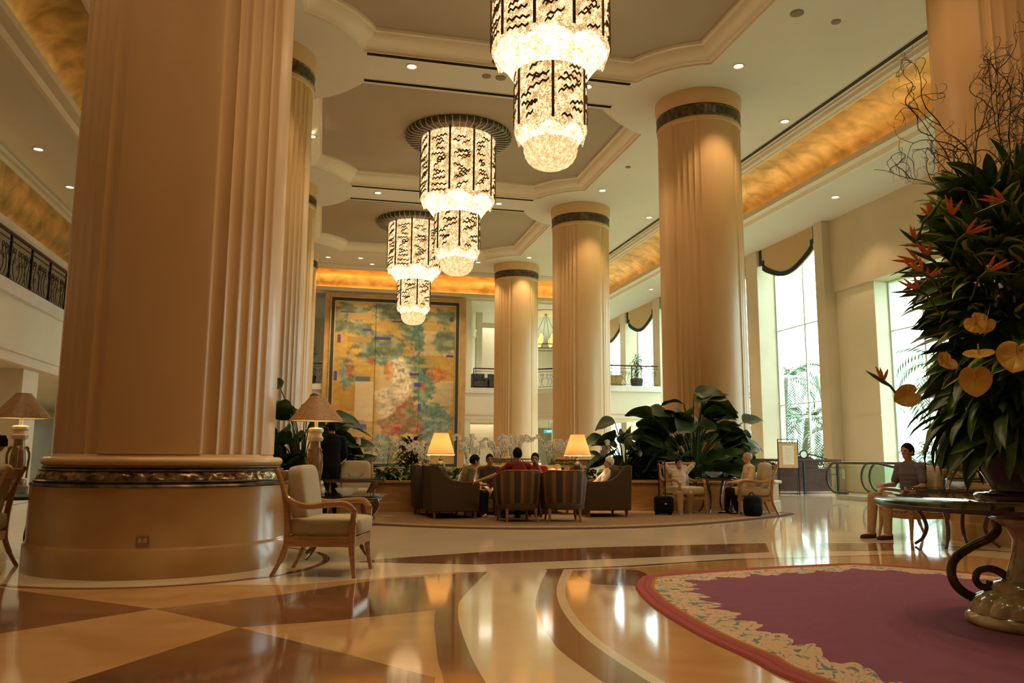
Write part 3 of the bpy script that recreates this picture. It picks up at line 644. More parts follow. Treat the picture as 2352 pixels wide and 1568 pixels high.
# orchids
def orchid(x, y, n, seed, label, h=.85, sp=.4):
    t = thing('orchid', label, 'orchid', (x,y,.64), 0, 'white orchids along the planter'); r = random.Random(seed); s_ = MB(); f = MB(); l = MB()
    for i in range(n):
        a = r.uniform(0,2*pi); k = r.uniform(.1,sp); hh = h*r.uniform(.75,1.1); pts = spline([(0,0,0),(k*.3*cos(a),k*.3*sin(a),hh*.6),(k*.8*cos(a),k*.8*sin(a),hh),(k*1.3*cos(a),k*1.3*sin(a),hh*.92)],6); s_.tube(pts, .004, 4)
        for p in pts[7:]:
            for q in range(2):
                c = p+Vector((r.uniform(-.03,.03),r.uniform(-.03,.03),r.uniform(-.03,.01))); b = r.uniform(0,6.28)
                for w in range(3): 
                    e_ = b+w*2.1; d1 = Vector((cos(e_),sin(e_)*.5,sin(e_))).normalized()*.034; d2 = Vector((-sin(e_),.3,cos(e_))).normalized()*.019
                    f.add([c,c+d1*.6+d2,c+d1,c+d1*.6-d2],[(0,1,2,3)])
    for i in range(9): leaf(l, (0,0,.0), r.uniform(0,6.28), r.uniform(.4,1.1), r.uniform(.22,.4), .06, .9, .15, 0, 5)
    obj('stems', s_, leafm, t); obj('flowers', f, petal, t, smooth=0)['kind'] = 'stuff'; obj('leaves', l, leafm, t, smooth=80); return t
OR = [(.75,16.55,5,'at the left end of the bed beside the leafy plant',.75),(1.3,16.5,9,'just left of the feathery bush',.8),(2.05,16.35,12,'right in front of the feathery bush',.7),(2.95,16.5,5,'between the left cream lamp and the dark-haired man in olive',.85),(3.2,16.8,6,'behind the dark-haired man in olive',.75),(3.62,16.6,8,'behind the person in dark clothing',.8),(4.0,16.8,11,'above the man in the dark red shirt, the fullest one',.85),(4.75,16.6,7,'behind the person in bright red',.8),(5.2,16.5,9,'just left of the right cream lamp',.8),(5.9,16.4,6,'right of the right cream lamp',.75)]
for i, (x, y, n, l, h) in enumerate(OR): orchid(x, y, n, 30+i, 'spray of small white orchids '+l, h)
def gplant(x, y, seed, label, kind=0):
    t = thing('leafy_plant', label, 'plant', (x,y,.64), 0, 'low foliage plants along the planter'); r = random.Random(seed); m = MB()
    for i in range(46):
        a = r.uniform(0,2*pi); k = r.uniform(0,.22); L = r.uniform(.16,.34); leaf(m, (k*cos(a),k*sin(a),r.uniform(0,.16)), a, r.uniform(.1,1.2), L, L*(.28 if kind < 2 else .12), 1.1, .15, 0, 5)
    obj('leaves', m, [leafm, leafl, leafd][kind], t, smooth=80)
gl = ['between the broad-leaf plant and the bush','below the small orchid at the left end','left of the feathery bush','pale ferny one left of the armless sofa','below the feathery bush','beside the left cream lamp','right of the left cream lamp','behind the man in olive','behind the person in dark clothing','behind the man in dark red','behind the person in bright red','right of the person in bright red','left of the right cream lamp','below the right cream lamp','right of the right cream lamp','behind the old man in the armchair','left foot of the paler broad-leaf plant','right foot of the paler broad-leaf plant','behind the man with raised elbows','left foot of the very large plant','middle foot of the very large plant','behind the crystal dish on the far right table','right foot of the very large plant','at the right end of the planter']
for i, l in enumerate(gl):
    x = .45+i*.372; y = 16.45+.1*sin(i*2)-(.25 if x > 6 else 0)*((x-6)/3)-(.1)
    gplant(x, y, 60+i, 'low green foliage plant '+l, [0,1,0,1,1,0,0,2][i % 8] if i < 16 else 2)
# ================================================================ RUGS
def inset_mesh(outline, steps, thick):
    n = len(outline); c = Vector((sum(p[0] for p in outline)/n, sum(p[1] for p in outline)/n)); m = MB(); P = []; VV = []
    nr = []; sgn = 1 if sum(outline[i-1][0]*outline[i][1]-outline[i][0]*outline[i-1][1] for i in range(n)) > 0 else -1
    for i in range(n):
        a = Vector(outline[i-1]); b = Vector(outline[(i+1)%n]); d = (b-a).normalized(); q = Vector((-d.y,d.x))*sgn
        nr.append(q)
    peri = [0]
    for i in range(n): peri.append(peri[-1]+(Vector(outline[(i+1)%n])-Vector(outline[i])).length)
    for i in range(n+1):
        k = i % n; o = Vector(outline[k]); row = [(o.x,o.y,0)]
        pd = (c-o).dot(nr[k]); vv = [0]
        for f_ in [steps[0]/pd, .06, .12, .2, .3, .5, .75, .995]:
            q = o+(c-o)*f_; row.append((q.x,q.y,thick)); vv.append(pd*f_)
        P.append(row); VV.append(vv)
    L = len(P[0])
    for i in range(n):
        for j in range(L-1):
            i2 = (i+1) % n; m.add([P[i][j],P[i+1][j],P[i+1][j+1],P[i][j+1]], [(0,1,2,3)], 0, [[(peri[i],VV[i][j]),(peri[i+1],VV[i2][j]),(peri[i+1],VV[i2][j+1]),(peri[i],VV[i][j+1])]])
    return m
def rugmat(name, border, line, floral, inner, bw, fwid):
    m, t, out = nodes(name); p = N(t,'ShaderNodeBsdfPrincipled', Roughness=.95); p.inputs['Specular IOR Level'].default_value = .1; t.links.new(p.outputs[0], out.inputs[0])
    uv = N(t,'ShaderNodeUVMap'); sx = N(t,'ShaderNodeSeparateXYZ'); t.links.new(uv.outputs[0], sx.inputs[0])
    def M(op, a, b=None, c=None):
        n = N(t,'ShaderNodeMath', operation=op)
        for i, q in enumerate((a,b,c)):
            if q is None: continue
            if isinstance(q,(int,float)): n.inputs[i].default_value = q
            else: t.links.new(q, n.inputs[i])
        return n.outputs[0]
    def mix(f, a, b):
        n = N(t,'ShaderNodeMix', data_type='RGBA'); t.links.new(f, n.inputs[0])
        for i, q in ((6,a),(7,b)):
            if isinstance(q, tuple): n.inputs[i].default_value = (*q,1)
            else: t.links.new(q, n.inputs[i])
        return n.outputs[2]
    u, v = sx.outputs[0], sx.outputs[1]
    sc = M('ABSOLUTE', M('SINE', M('MULTIPLY', u, 6.5))); sc2 = M('ABSOLUTE', M('SINE', M('MULTIPLY', u, 17)))
    lim = M('ADD', M('ADD', bw+fwid*.55, M('MULTIPLY', sc, fwid*.38)), M('MULTIPLY', sc2, fwid*.12))
    cmb = N(t,'ShaderNodeCombineXYZ'); t.links.new(u, cmb.inputs[0]); t.links.new(v, cmb.inputs[1])
    wv = N(t,'ShaderNodeTexNoise', Scale=7, Detail=3, Distortion=2.2); t.links.new(cmb.outputs[0], wv.inputs[0])
    r = N(t,'ShaderNodeValToRGB'); t.links.new(wv.outputs[0], r.inputs[0]); r.color_ramp.interpolation = 'LINEAR'; e = r.color_ramp.elements
    cols = floral; e[0].position = .3; e[0].color = (*cols[0],1); e[1].position = .72; e[1].color = (*cols[3],1)
    for ps, c in ((.40,cols[0]),(.44,cols[1]),(.57,cols[1]),(.62,cols[2])): q = e.new(ps); q.color = (*c,1)
    bn = N(t,'ShaderNodeTexNoise', Scale=5, Detail=5); rb = N(t,'ShaderNodeValToRGB'); t.links.new(cmb.outputs[0], bn.inputs[0]); t.links.new(bn.outputs[0], rb.inputs[0])
    rb.color_ramp.elements[0].color = (*[x*.9 for x in inner],1); rb.color_ramp.elements[1].color = (*[x*1.12 for x in inner],1)
    c = mix(M('LESS_THAN', v, lim), rb.outputs[0], r.outputs[0]); c = mix(M('LESS_THAN', v, bw), c, line); c = mix(M('LESS_THAN', v, bw-.025), c, border)
    c = mix(M('LESS_THAN', M('ABSOLUTE', M('SUBTRACT', v, bw*.45)), bw*.08), c, tuple(x*.8 for x in border))
    t.links.new(c, p.inputs[0])
    b = N(t,'ShaderNodeBump', Strength=.4, Distance=.004); g = N(t,'ShaderNodeTexNoise', Scale=250); t.links.new(cmb.outputs[0], g.inputs[0]); t.links.new(g.outputs[0], b.inputs['Height']); t.links.new(b.outputs[0], p.inputs['Normal'])
    return m
rugo = smooth([(2.72,6.8),(2.86,7.06),(3.07,7.24),(4.0,7.46),(5.1,7.6),(5.5,7.58),(5.95,7.15),(6.4,6.4),(7.0,5.4),(7.1,4.1),(6.6,2.5),(5.2,1.6),(3.6,1.8),(2.6,2.6),(2.33,3.74),(2.34,4.2),(2.33,4.8),(2.43,5.76),(2.60,6.5)], 5, True)
m = inset_mesh(rugo, [.012,.13,.16,.3,.5], .014)
tag(obj('round_rug', m, rugmat('purple_rug', (.38,.10,.10), (.45,.2,.04), [(.14,.26,.27),(.62,.47,.32),(.66,.50,.36),(.5,.10,.05)], (.25,.095,.16), .16, .36), smooth=0, loc=(0,0,.003)), 'large purple rug with pink border and cream floral edging under the pedestal table', 'rug')
cr_ = smooth([(-1.2,14.4),(.2,13.75),(1.5,12.75),(2.8,12.15),(4.4,12.0),(6.0,12.4),(7.6,13.3),(8.7,14.05),(9.15,14.5)], 4)+[(9.1,15.2),(6.4,15.65),(1.9,15.85),(-1.2,16.1)]
m = inset_mesh(cr_, [.03,.12,.16,.3,.5], .02)
rm = rugmat('lounge_carpet', (.11,.06,.03), (.30,.21,.12), [(.26,.18,.10),(.30,.22,.13),(.32,.24,.14),(.28,.2,.11)], (.22,.14,.07), .14, .3)
tag(obj('lounge_carpet', m, rm, smooth=0, loc=(0,0,.002)), 'beige carpet with brown border under the lounge seats in front of the planter', 'carpet')
# ================================================================ SEATING
def armchair(label, x, y, rz, group='wooden armchairs with beige cushions'):
    t = thing('wooden_armchair', label, 'armchair', (x,y,0), rz, group)
    for s in (-1, 1):
        X = s*.30
        m = MB(); m.tube([(X*1.05,.355,0),(X,.335,.12),(X*.98,.32,.24),(X*.98,.32,.36),(X*.98,.325,.47),(X*.98,.33,.49),(X*.98,.325,.51),(X*.98,.33,.60)], [.02,.024,.032,.033,.030,.036,.030,.030], 10); obj('leg', m, wood, t)
        m = MB(); m.tube(spline([(X,-.42,0),(X*.97,-.34,.15),(X*.96,-.29,.32),(X*.96,-.30,.55),(X*.96,-.34,.78),(X*.96,-.42,.975)],5), [.019]*5+[.026]*5+[.03]*5+[.028]*5+[.024]*6, 8); obj('leg', m, wood, t)
        m = MB(); m.tube(spline([(X*.97,-.345,.80),(X*1.05,-.27,.69),(X*1.12,-.10,.635),(X*1.12,.12,.655),(X*1.08,.26,.655),(X*1.0,.33,.59)],6), [.02]*6+[.028]*18+[.03]*7, 8); obj('arm', m, wood, t)
    m = MB(); m.box(-.29,.29,.29,.345,.27,.36); m.box(-.31,-.27,-.3,.3,.27,.36); m.box(.27,.31,-.3,.3,.27,.36); m.box(-.28,.28,-.31,-.27,.27,.36); obj('seat_frame', m, wood, t, bev=.006)
    m = MB(); m.box(-.28,.28,-.385,-.355,.86,.955); obj('crest_rail', m, wood, t, bev=.01)
    m = MB(); m.ell((0,.03,.45), (.285,.36,.085), .32, 32, 14); obj('seat_cushion', m, fab, t, smooth=80)
    m = MB(); m.ell((0,-.225,.735), (.26,.085,.27), .35, 32, 16, Matrix.Rotation(.17,3,'X')); obj('back_cushion', m, fab, t, smooth=80)
    return t
A0 = armchair('wooden armchair with beige cushions beside the huge column, nearest the camera', .09, 8.03, radians(-107))
dup(A0, (.62,14.5,0), radians(180), 'armchair with beige cushions facing the camera behind the far glass table')
dup(A0, (-3.26,8.72,0), radians(95), 'dark wooden armchair cut off by the left edge, with the bald man in it')
dup(A0, (7.02,15.02,0), radians(190), 'wooden armchair under the man with raised elbows')
dup(A0, (8.22,14.45,0), radians(75), 'wooden armchair under the bald man in cream, by the black backpack')
dup(A0, (8.25,10.05,0), radians(92), 'wooden armchair under the man in the grey shirt, beside the pedestal table')
dup(A0, (8.35,8.0-.35,0), radians(30), 'dark wooden armchair behind the pedestal table, at the right edge')
def sofa(label, x, y, rz, w=.92, col=fabd, d=.86):
    t = thing('sofa', label, 'sofa', (x,y,0), rz); h = w/2
    prof = [(-.43,.14),(-.46,.93),(-.40,.955),(-.33,.94),(-.26,.86),(-.17,.75),(-.05,.68),(.1,.655),(.40,.65),(.43,.63),(.42,.14)]
    for s in (-1, 1):
        x0 = s*h; x1 = s*(h-.10); n = len(prof); m = MB()
        m.add([(x0,y_,z) for y_,z in prof]+[(x1,y_,z) for y_,z in prof], [tuple(range(n)) if s < 0 else tuple(range(n-1,-1,-1)), tuple(range(2*n-1,n-1,-1)) if s < 0 else tuple(range(n,2*n))]+[((i,n+i,n+(i+1)%n,(i+1)%n) if s < 0 else (i,(i+1)%n,n+(i+1)%n,n+i)) for i in range(n)])
        obj('arm', m, col, t, bev=.018, smooth=50)
    m = MB(); m.box(-h+.1,h-.1,-.44,-.28,.14,.93); obj('back', m, col, t, bev=.03, smooth=50)
    m = MB(); m.box(-h+.1,h-.1,-.28,.40,.14,.32); obj('base', m, col, t, bev=.02, smooth=50)
    k = 1 if w < 1.1 else 2
    for i in range(k):
        a = -h+.11+(w-.22)/k*i; b = a+(w-.22)/k; c = (a+b)/2
        m = MB(); m.ell((c,.07,.40), ((b-a)/2-.003,.35,.085), .3, 28, 12); obj('seat_cushion', m, col, t, smooth=80)
        m = MB(); m.ell((c,-.20,.66), ((b-a)/2-.01,.10,.25), .4, 28, 12, Matrix.Rotation(.15,3,'X')); obj('back_cushion', m, col, t, smooth=80)
    for sx in (-1,1):
        for sy in (-1,1):
            m = MB(); m.tube([(sx*(h-.07),sy*.36,0),(sx*(h-.07),sy*.36,.15)], [.022,.035], 8); obj('leg', m, wood2, t)
    return t
s0 = sofa('brown armchair-sofa seen from the side, open toward the right, left of the group', 2.30, 14.55, radians(-93+5), .95)
s1 = sofa('brown armchair-sofa behind the left one, mostly hidden, with the bronze lamp base behind', 2.15, 15.42-.05, radians(-90), .62)
s2 = sofa('brown armchair-sofa with the old man in it, right of the striped chairs', 5.12, 14.5, radians(88), .95)
s3 = sofa('long gold sofa against the planter behind the group', 3.7, 15.30, radians(180), 1.95, faby)
stripe, t_, out_ = nodes('striped_fabric'); p_ = N(t_,'ShaderNodeBsdfPrincipled', Roughness=.8); t_.links.new(p_.outputs[0], out_.inputs[0])
uv_ = N(t_,'ShaderNodeUVMap'); sx_ = N(t_,'ShaderNodeSeparateXYZ'); mu = N(t_,'ShaderNodeMath', operation='MULTIPLY'); sn = N(t_,'ShaderNodeMath', operation='FRACT'); rr = N(t_,'ShaderNodeValToRGB')
t_.links.new(uv_.outputs[0], sx_.inputs[0]); t_.links.new(sx_.outputs[0], mu.inputs[0]); mu.inputs[1].default_value = 5; t_.links.new(mu.outputs[0], sn.inputs[0]); t_.links.new(sn.outputs[0], rr.inputs[0]); t_.links.new(rr.outputs[0], p_.inputs[0])
rr.color_ramp.interpolation = 'CONSTANT'; e = rr.color_ramp.elements; e[0].color = (.035,.02,.009,1); e[1].position = .30; e[1].color = (.17,.09,.026,1)
for ps, c in ((.45,(.11,.035,.014)),(.6,(.06,.035,.014)),(.8,(.15,.08,.026))): q = e.new(ps); q.color = (*c,1)
def tub(label, x, y, rz):
    t = thing('striped_tub_chair', label, 'tub chair', (x,y,0), rz, 'striped tub chairs with their backs to the camera'); m = MB(); P = []; n = 40
    for i in range(n+1):
        a = radians(-125+250*i/n); top = .86-.22*max(0,(abs(a)-.7)/1.5)**1.2; R = .40; ri = .31; d = Vector((sin(a), -cos(a)*.95, 0))
        P.append([d*(R-.05)+Vector((0,0,.22)), d*(R-.01)+Vector((0,0,.4)), d*(R+.02)+Vector((0,0,top-.04)), d*R+Vector((0,0,top)), d*(ri+.01)+Vector((0,0,top)), d*ri+Vector((0,0,top-.04)), d*ri+Vector((0,0,.3))])
    m.grid(P); k = m.n()
    for r_ in (P[0], P[-1]): m.add(r_, [tuple(range(7))])
    obj('back', m, stripe, t, smooth=50)
    m = MB(); m.lathe([(.02,.22),(.36,.22),(.37,.25),(.36,.33),(.3,.34)], n=32); obj('base', m, fabd, t)
    m = MB(); m.ell((0,.04,.40), (.31,.33,.08), .6, 28, 10); obj('seat_cushion', m, stripe, t, smooth=80)
    m = MB(); m.tube([P[i][3]+Vector((0,0,.006)) for i in range(n+1)], .011, 6); obj('piping', m, wood2, t)
    for sx in (-1,1):
        for yy in (-.27,.27): m = MB(); m.tube([(sx*.27,yy+(-.05 if yy < 0 else 0),0),(sx*.25,yy,.12),(sx*.25,yy,.24)], [.017,.024,.03], 8); obj('leg', m, wood2, t)
    return t
T0 = tub('striped tub chair, left one of the pair, holding the man in dark red', 3.27, 13.5, radians(3))
dup(T0, (4.05,13.42,0), radians(-9), 'striped tub chair, right one of the pair, seen slightly turned')
# coffee table hidden inside the group
t = thing('coffee_table', 'dark low coffee table in the middle of the seated group', 'table', (3.5,14.35,0)); m = MB(); m.box(-.4,.4,-.25,.25,.36,.40); obj('table_top', m, dwood, t, bev=.01)
for sx in (-1,1):
    for sy in (-1,1): m = MB(); m.box(sx*.36-.02,sx*.36+.02,sy*.21-.02,sy*.21+.02,0,.36); obj('leg', m, dwood, t)
# ---- scroll-leg glass tables
def gtable(label, x, y, a, b, h, rz=0, group=None):
    t = thing('glass_table', label, 'table', (x,y,0), rz)
    m = MB(); m.lathe([(1,-.012),(1.01,-.006),(1.01,.006),(1,.012)], n=56, capb=True, capt=True); m.xf(Matrix.Translation((0,0,h)) @ Matrix.Diagonal((a,b,1,1))); obj('glass_top', m, tglass, t)
    m = MB(); m.tube([(a*.86*cos(2*pi*i/40), b*.86*sin(2*pi*i/40), h-.035) for i in range(40)], .018, 8, closed=True); obj('rim_frame', m, dwood, t)
    for i in range(4):
        q = pi/4+i*pi/2; d = Vector((cos(q)*a, sin(q)*b, 0)); m = MB(); pts = [d*1.02+Vector((0,0,h-.03)), d*1.05+Vector((0,0,h-.09)), d*.95+Vector((0,0,h-.16)), d*.72+Vector((0,0,h*.55)), d*.62+Vector((0,0,h*.33)), d*.72+Vector((0,0,.1)), d*.9+Vector((0,0,.02))]
        m.tube(spline(pts,5), [.03]*5+[.034]*5+[.03]*5+[.024]*10+[.018]*6, 8); obj('leg', m, dwood, t)
    return t
gtable('glass-topped table with scrolled dark legs beside the nearest armchair, under the bronze lamp', .22, 9.22, .52, .46, .66)
gtable('glass-topped table with dark curved legs in front of the far beige armchair', .45, 13.6, .58, .42, .72)
gtable('glass-topped table at the left edge behind the cut-off armchair', -3.25, 9.95, .5, .45, .66)
gtable('small table between the two men at the right end of the planter', 7.72, 15.0, .42, .36, .70)
gtable('small dark-rimmed table with a crystal dish in front of the man in the grey shirt', 7.85, 8.85, .62, .42, .72)
for x, y, l in ((1.98,15.72-.45,'left'),(5.5,15.2,'right')): pass
def bowl(x, y, z, s, label):
    t = MB(); t.lathe([(.001,0),(.35,0),(.4,.03),(.42,.08),(.75,.25),(.95,.48),(1,.62),(.94,.62),(.88,.48),(.68,.3),(.35,.14),(.001,.12)], n=24, rf=lambda a: .03*sin(a*12)); t.xf(Matrix.Diagonal((s,s,s,1)))
    tag(obj('crystal_bowl', t, cut, loc=(x,y,z), smooth=25), label, 'bowl', 'cut crystal bowls on the tables')
bowl(.29,9.0,.673,.125,'cut crystal bowl on the glass table nearest the camera, by the armchair')
bowl(.56,13.3,.733,.14,'cut crystal bowl on the far glass table, in front of the armchair back')
bowl(7.62,14.85,.713,.17,'cut crystal bowl between the two men near the planter end')
bowl(7.95,8.85,.733,.13,'cut crystal bowl on the table in front of the man in grey')
bowl(-3.15,9.7,.673,.12,'cut crystal bowl on the table at the left edge')
for x, y, l in ((7.9,14.9,'right of the crystal bowl'),(7.45,14.95,'left of the crystal bowl')):
    m = MB(); m.lathe([(.001,0),(.03,0),(.035,.09),(.03,.09),(.026,.01),(.001,.01)], n=16); tag(obj('drinking_glass', m, glass, loc=(x,y,.713)), 'small clear drinking glass on the table near the planter end, '+l, 'glass')
# ================================================================ LAMPS
shade_b = pm('bronze_silk_shade', (.30,.16,.06), (.42,.24,.09), rough=.5, scale=40, stretch=(1,1,.02))
m_, t, out = nodes('lit_cream_shade'); d1 = N(t,'ShaderNodeBsdfTranslucent', Color=(1,.80,.5,1)); d2 = N(t,'ShaderNodeBsdfDiffuse', Color=(.85,.7,.45,1)); mx = N(t,'ShaderNodeMixShader'); mx.inputs[0].default_value = .35
t.links.new(d1.outputs[0], mx.inputs[1]); t.links.new(d2.outputs[0], mx.inputs[2]); t.links.new(mx.outputs[0], out.inputs[0]); shade_c = m_
bulb = emis('lamp_bulb', (1,.75,.42), 30)
def stonelamp(label, x, y, z, s=1.):
    t = thing('table_lamp', label, 'lamp', (x,y,z), 0, 'table lamps with wide bronze shades'); onyx = MATS['lamp_stone'] if 'lamp_stone' in MATS else pm('lamp_stone', (.30,.18,.07), (.45,.30,.14), rough=.3, scale=14)
    m = MB(); m.lathe([(.115,0),(.125,.02),(.12,.07),(.10,.09),(.105,.12),(.09,.15)], n=28, capb=True); obj('base', m, onyx, t)
    m = MB(); P = []
    for i in range(48):
        a = 2*pi*i/48; row = []
        for j in range(13):
            v = j/12; r_ = .052+.030*sin(pi*min(1,v*1.1)**.8)*(1-.3*v); f = 1+.14*abs(cos(a*2))**3*(1 if v < .72 else .2); row.append((r_*f*cos(a), r_*f*sin(a), .15+.44*v))
        P.append(row)
    m.grid(P, 0, True); obj('carved_column', m, onyx, t, smooth=60)
    for k in range(4):
        a = pi/4+k*pi/2; m = MB(); d = Vector((cos(a),sin(a),0)); m.tube(spline([d*.095+Vector((0,0,.16)), d*.10+Vector((0,0,.3)), d*.105+Vector((0,0,.42)), d*.07+Vector((0,0,.5)), d*.10+Vector((0,0,.475))],4), [.010]*4+[.013]*8+[.012]*5, 6); obj('scroll', m, onyx, t)
    m = MB(); m.lathe([(.07,.58),(.085,.6),(.085,.625),(.068,.64),(.068,.67),(.085,.69),(.085,.715),(.07,.73),(.02,.735),(.02,.82)], n=28); obj('neck', m, pm('pale_marble', (.7,.6,.42), rough=.25) if 'pale_marble' not in MATS else MATS['pale_marble'], t)
    m = MB(); m.lathe([(.295,.805),(.30,.81),(.075,1.085),(.07,1.085),(.293,.81)], n=48); obj('shade', m, shade_b, t, smooth=30)
    m = MB(); m.lathe([(.287,.812),(.068,1.075)], n=40); obj('shade_lining', m, cloth('white_lining', (.8,.7,.5)), t)
    m = MB(); m.ell((0,0,.88),(.03,.03,.045)); obj('bulb', m, bulb, t)
    lamp('POINT','bulb_light',(0,0,.88),26,(1,.62,.3),.03,parent=t); return t
L0 = stonelamp('table lamp with wide conical bronze shade and carved stone base, beside the huge column', -.06, 9.36, .672)
dup(L0, (-3.22,9.9,.672), 1, 'table lamp with wide conical bronze shade at the left edge of the view')
def creamlamp(label, x, y):
    t = thing('table_lamp', label, 'lamp', (x,y,.62), 0, 'table lamps with glowing cream shades'); 
    m = MB(); m.lathe([(.09,0),(.1,.02),(.05,.04),(.04,.08),(.075,.18),(.09,.26),(.07,.34),(.03,.39),(.035,.42),(.015,.44),(.012,.50)], n=28, capb=True); obj('base', m, bronze, t)
    m = MB(); m.lathe([(.26,.49),(.262,.50),(.135,.90),(.132,.90),(.258,.50)], n=48); obj('shade', m, shade_c, t, smooth=30)
    m = MB(); m.ell((0,0,.62),(.03,.03,.045)); obj('bulb', m, bulb, t)
    m = MB(); m.tube([(0,0,.5),(0,0,.6)],.008,6); obj('stem', m, bronze, t)
    lamp('POINT','bulb_light',(0,0,.68),60,(1,.74,.45),.03,parent=t); return t
for x, l in ((2.18,'left'),(4.83,'right')):
    t = thing('side_table', 'small dark side table under the %s cream-shaded lamp' % l, 'table', (x,15.0 if x > 3 else 15.05,0)); m = MB(); m.lathe([(.01,.59),(.17,.59),(.18,.60),(.17,.615),(.01,.615)], n=24); obj('top', m, dwood, t); m = MB(); m.lathe([(.15,0),(.14,.03),(.03,.06),(.025,.59)], n=16, capb=True); obj('pedestal', m, dwood, t)
C1 = creamlamp('lamp with glowing cream shade, left one of the two behind the seated group', 2.18, 15.05)
dup(C1, (4.83,15.0,.62), 0, 'lamp with glowing cream shade, right one of the two behind the seated group')
# ================================================================ PEOPLE
def person(label, loc, rz, J, top, bottom, skin=skinm, hair=hairm, sleeve='short', s=.93, lean=0, bald=False, shoe=blackm, standing=False, turn=0, nod=0, shoecol=None):
    """J overrides joints (local frame, person faces +Y, metres, hip height given)."""
    D = dict(hip=(0,0,.50), wst=(0,.0,.68), chs=(0,.0,.92), nck=(0,.015,1.09), hd=(0,.035,1.235), sL=(-.185,0,1.02), sR=(.185,0,1.02), eL=(-.25,.06,.76), eR=(.25,.06,.76), wL=(-.18,.28,.68), wR=(.18,.28,.68),
             kL=(-.12,.43,.53), kR=(.12,.43,.53), aL=(-.12,.42,.10), aR=(.12,.42,.10))
    if standing: D.update(hip=(0,0,.95), wst=(0,0,1.12), chs=(0,0,1.34), nck=(0,.01,1.51), hd=(0,.03,1.64), sL=(-.19,0,1.43), sR=(.19,0,1.43), eL=(-.25,.0,1.14), eR=(.25,0,1.14), wL=(-.24,.12,.92), wR=(.24,.12,.92), kL=(-.1,.02,.52), kR=(.1,.02,.52), aL=(-.11,0,.10), aR=(.11,0,.10))
    h0 = Vector(D['hip'])
    if lean:
        R_ = Matrix.Rotation(-lean, 3, 'X')
        for k in ('wst','chs','nck','hd','sL','sR','eL','eR'): D[k] = tuple(h0+R_ @ (Vector(D[k])-h0))
    D.update(J); J = {k: Vector(v) for k, v in D.items()}
    t = thing('person', label, 'person', loc, rz); t.scale = (s,s,s)
    HR = Matrix.Rotation(turn,3,'Z') @ Matrix.Rotation(-nod,3,'X')
    b = MB()
    def torso(m, g):
        q = [J['hip']-Vector((0,0,.06)), J['hip'], J['wst'], J['chs'], (J['chs']+J['nck'])/2+Vector((0,0,.02))]; w = [(.15,.11),(.17,.125),(.145,.11),(.165,.12),(.13,.09)]
        for (p0, w0), (p1, w1) in zip(zip(q, w), zip(q[1:], w[1:])):
            for k in range(5):
                f = k/4; c = p0.lerp(p1, f); m.ell(c, (w0[0]*(1-f)+w1[0]*f+g, w0[1]*(1-f)+w1[1]*f+g, .085+g), .9, 18, 8)
        m.cap(J['sL'], J['sR'], .062+g, .062+g)
    def limb(m, a, c, r0, r1, g=0): m.cap(J[a] if isinstance(a,str) else a, J[c] if isinstance(c,str) else c, r0+g, r1+g)
    torso(b, -.006)
    for k in 'LR':
        limb(b, 's'+k, 'e'+k, .05, .04); limb(b, 'e'+k, 'w'+k, .041, .027)
        hp = J['hip']+Vector(((-.09 if k == 'L' else .09),0,-.0)); limb(b, hp, 'k'+k, .085, .06); limb(b, 'k'+k, 'a'+k, .056, .04)
        fd = Vector((0,.13,-.045)); limb(b, J['a'+k], J['a'+k]+fd, .04, .03)
        # hand: palm, four fingers of different length, thumb from the side
        wv = J['w'+k]; d = (wv-J['e'+k]).normalized(); sd = d.cross(Vector((0,0,1))); sd = sd.normalized() if sd.length > .1 else Vector((1,0,0)); nn = sd.cross(d)
        pc_ = wv+d*.05; b.cap(wv, pc_+d*.02, .026, .032)
        for i, L in enumerate((.062,.072,.068,.052)):
            o = pc_+d*.03+sd*(.031-.021*i); k1 = o+d*L*.55-nn*.004; b.cap(o, k1, .0095, .009, 8); b.cap(k1, k1+d*L*.35-nn*L*.35, .009, .0075, 8)
        o = wv+d*.03+sd*.028; b.cap(o, o+d*.035+sd*.028, .012, .010, 8); b.cap(o+d*.035+sd*.028, o+d*.06+sd*.03, .010, .008, 8)
    b.cap(J['nck']-Vector((0,0,.06)), J['hd']-Vector((0,0,.04)), .055, .05)
    hd = J['hd']
    b.ell(hd+HR @ Vector((0,-.005,.02)), (.076,.095,.10), 1, 20, 14, HR); b.ell(hd+HR @ Vector((0,.018,-.055)), (.056,.066,.062), 1, 16, 10, HR)
    b.cap(hd+HR @ Vector((0,.083,.01)), hd+HR @ Vector((0,.104,-.028)), .010, .016, 8)
    for sx in (-1,1): b.ell(hd+HR @ Vector((sx*.078,-.002,-.01)), (.012,.020,.032), 1, 8, 6, HR); b.ell(hd+HR @ Vector((sx*.03,.078,.034)), (.022,.014,.008), 1, 8, 6, HR)
    b.ell(hd+HR @ Vector((0,.078,-.055)), (.026,.014,.009), 1, 8, 6, HR)
    obj('body', b, skin, t, remesh=.0085)
    ey = MB()
    for sx in (-1,1): ey.ell(hd+HR @ Vector((sx*.030,.085,.018)), (.012,.007,.006), 1, 8, 6, HR)
    obj('eyes', ey, hairm, t)
    c = MB(); torso(c, .012)
    for k in 'LR':
        m_ = J['s'+k].lerp(J['e'+k], .75); limb(c, 's'+k, m_ if sleeve == 'short' else 'e'+k, .066, .06)
        if sleeve == 'long': limb(c, 'e'+k, J['e'+k].lerp(J['w'+k], .93), .054, .040)
    c.cap(J['nck']-Vector((0,.005,.075)), J['nck']-Vector((0,.0,.035)), .085, .062)
    obj('shirt' if sleeve != 'suit' else 'jacket', c, top, t, remesh=.011)
    c = MB()
    c.ell(J['hip']+Vector((0,0,-.01)), (.172,.135,.11), .9, 18, 8)
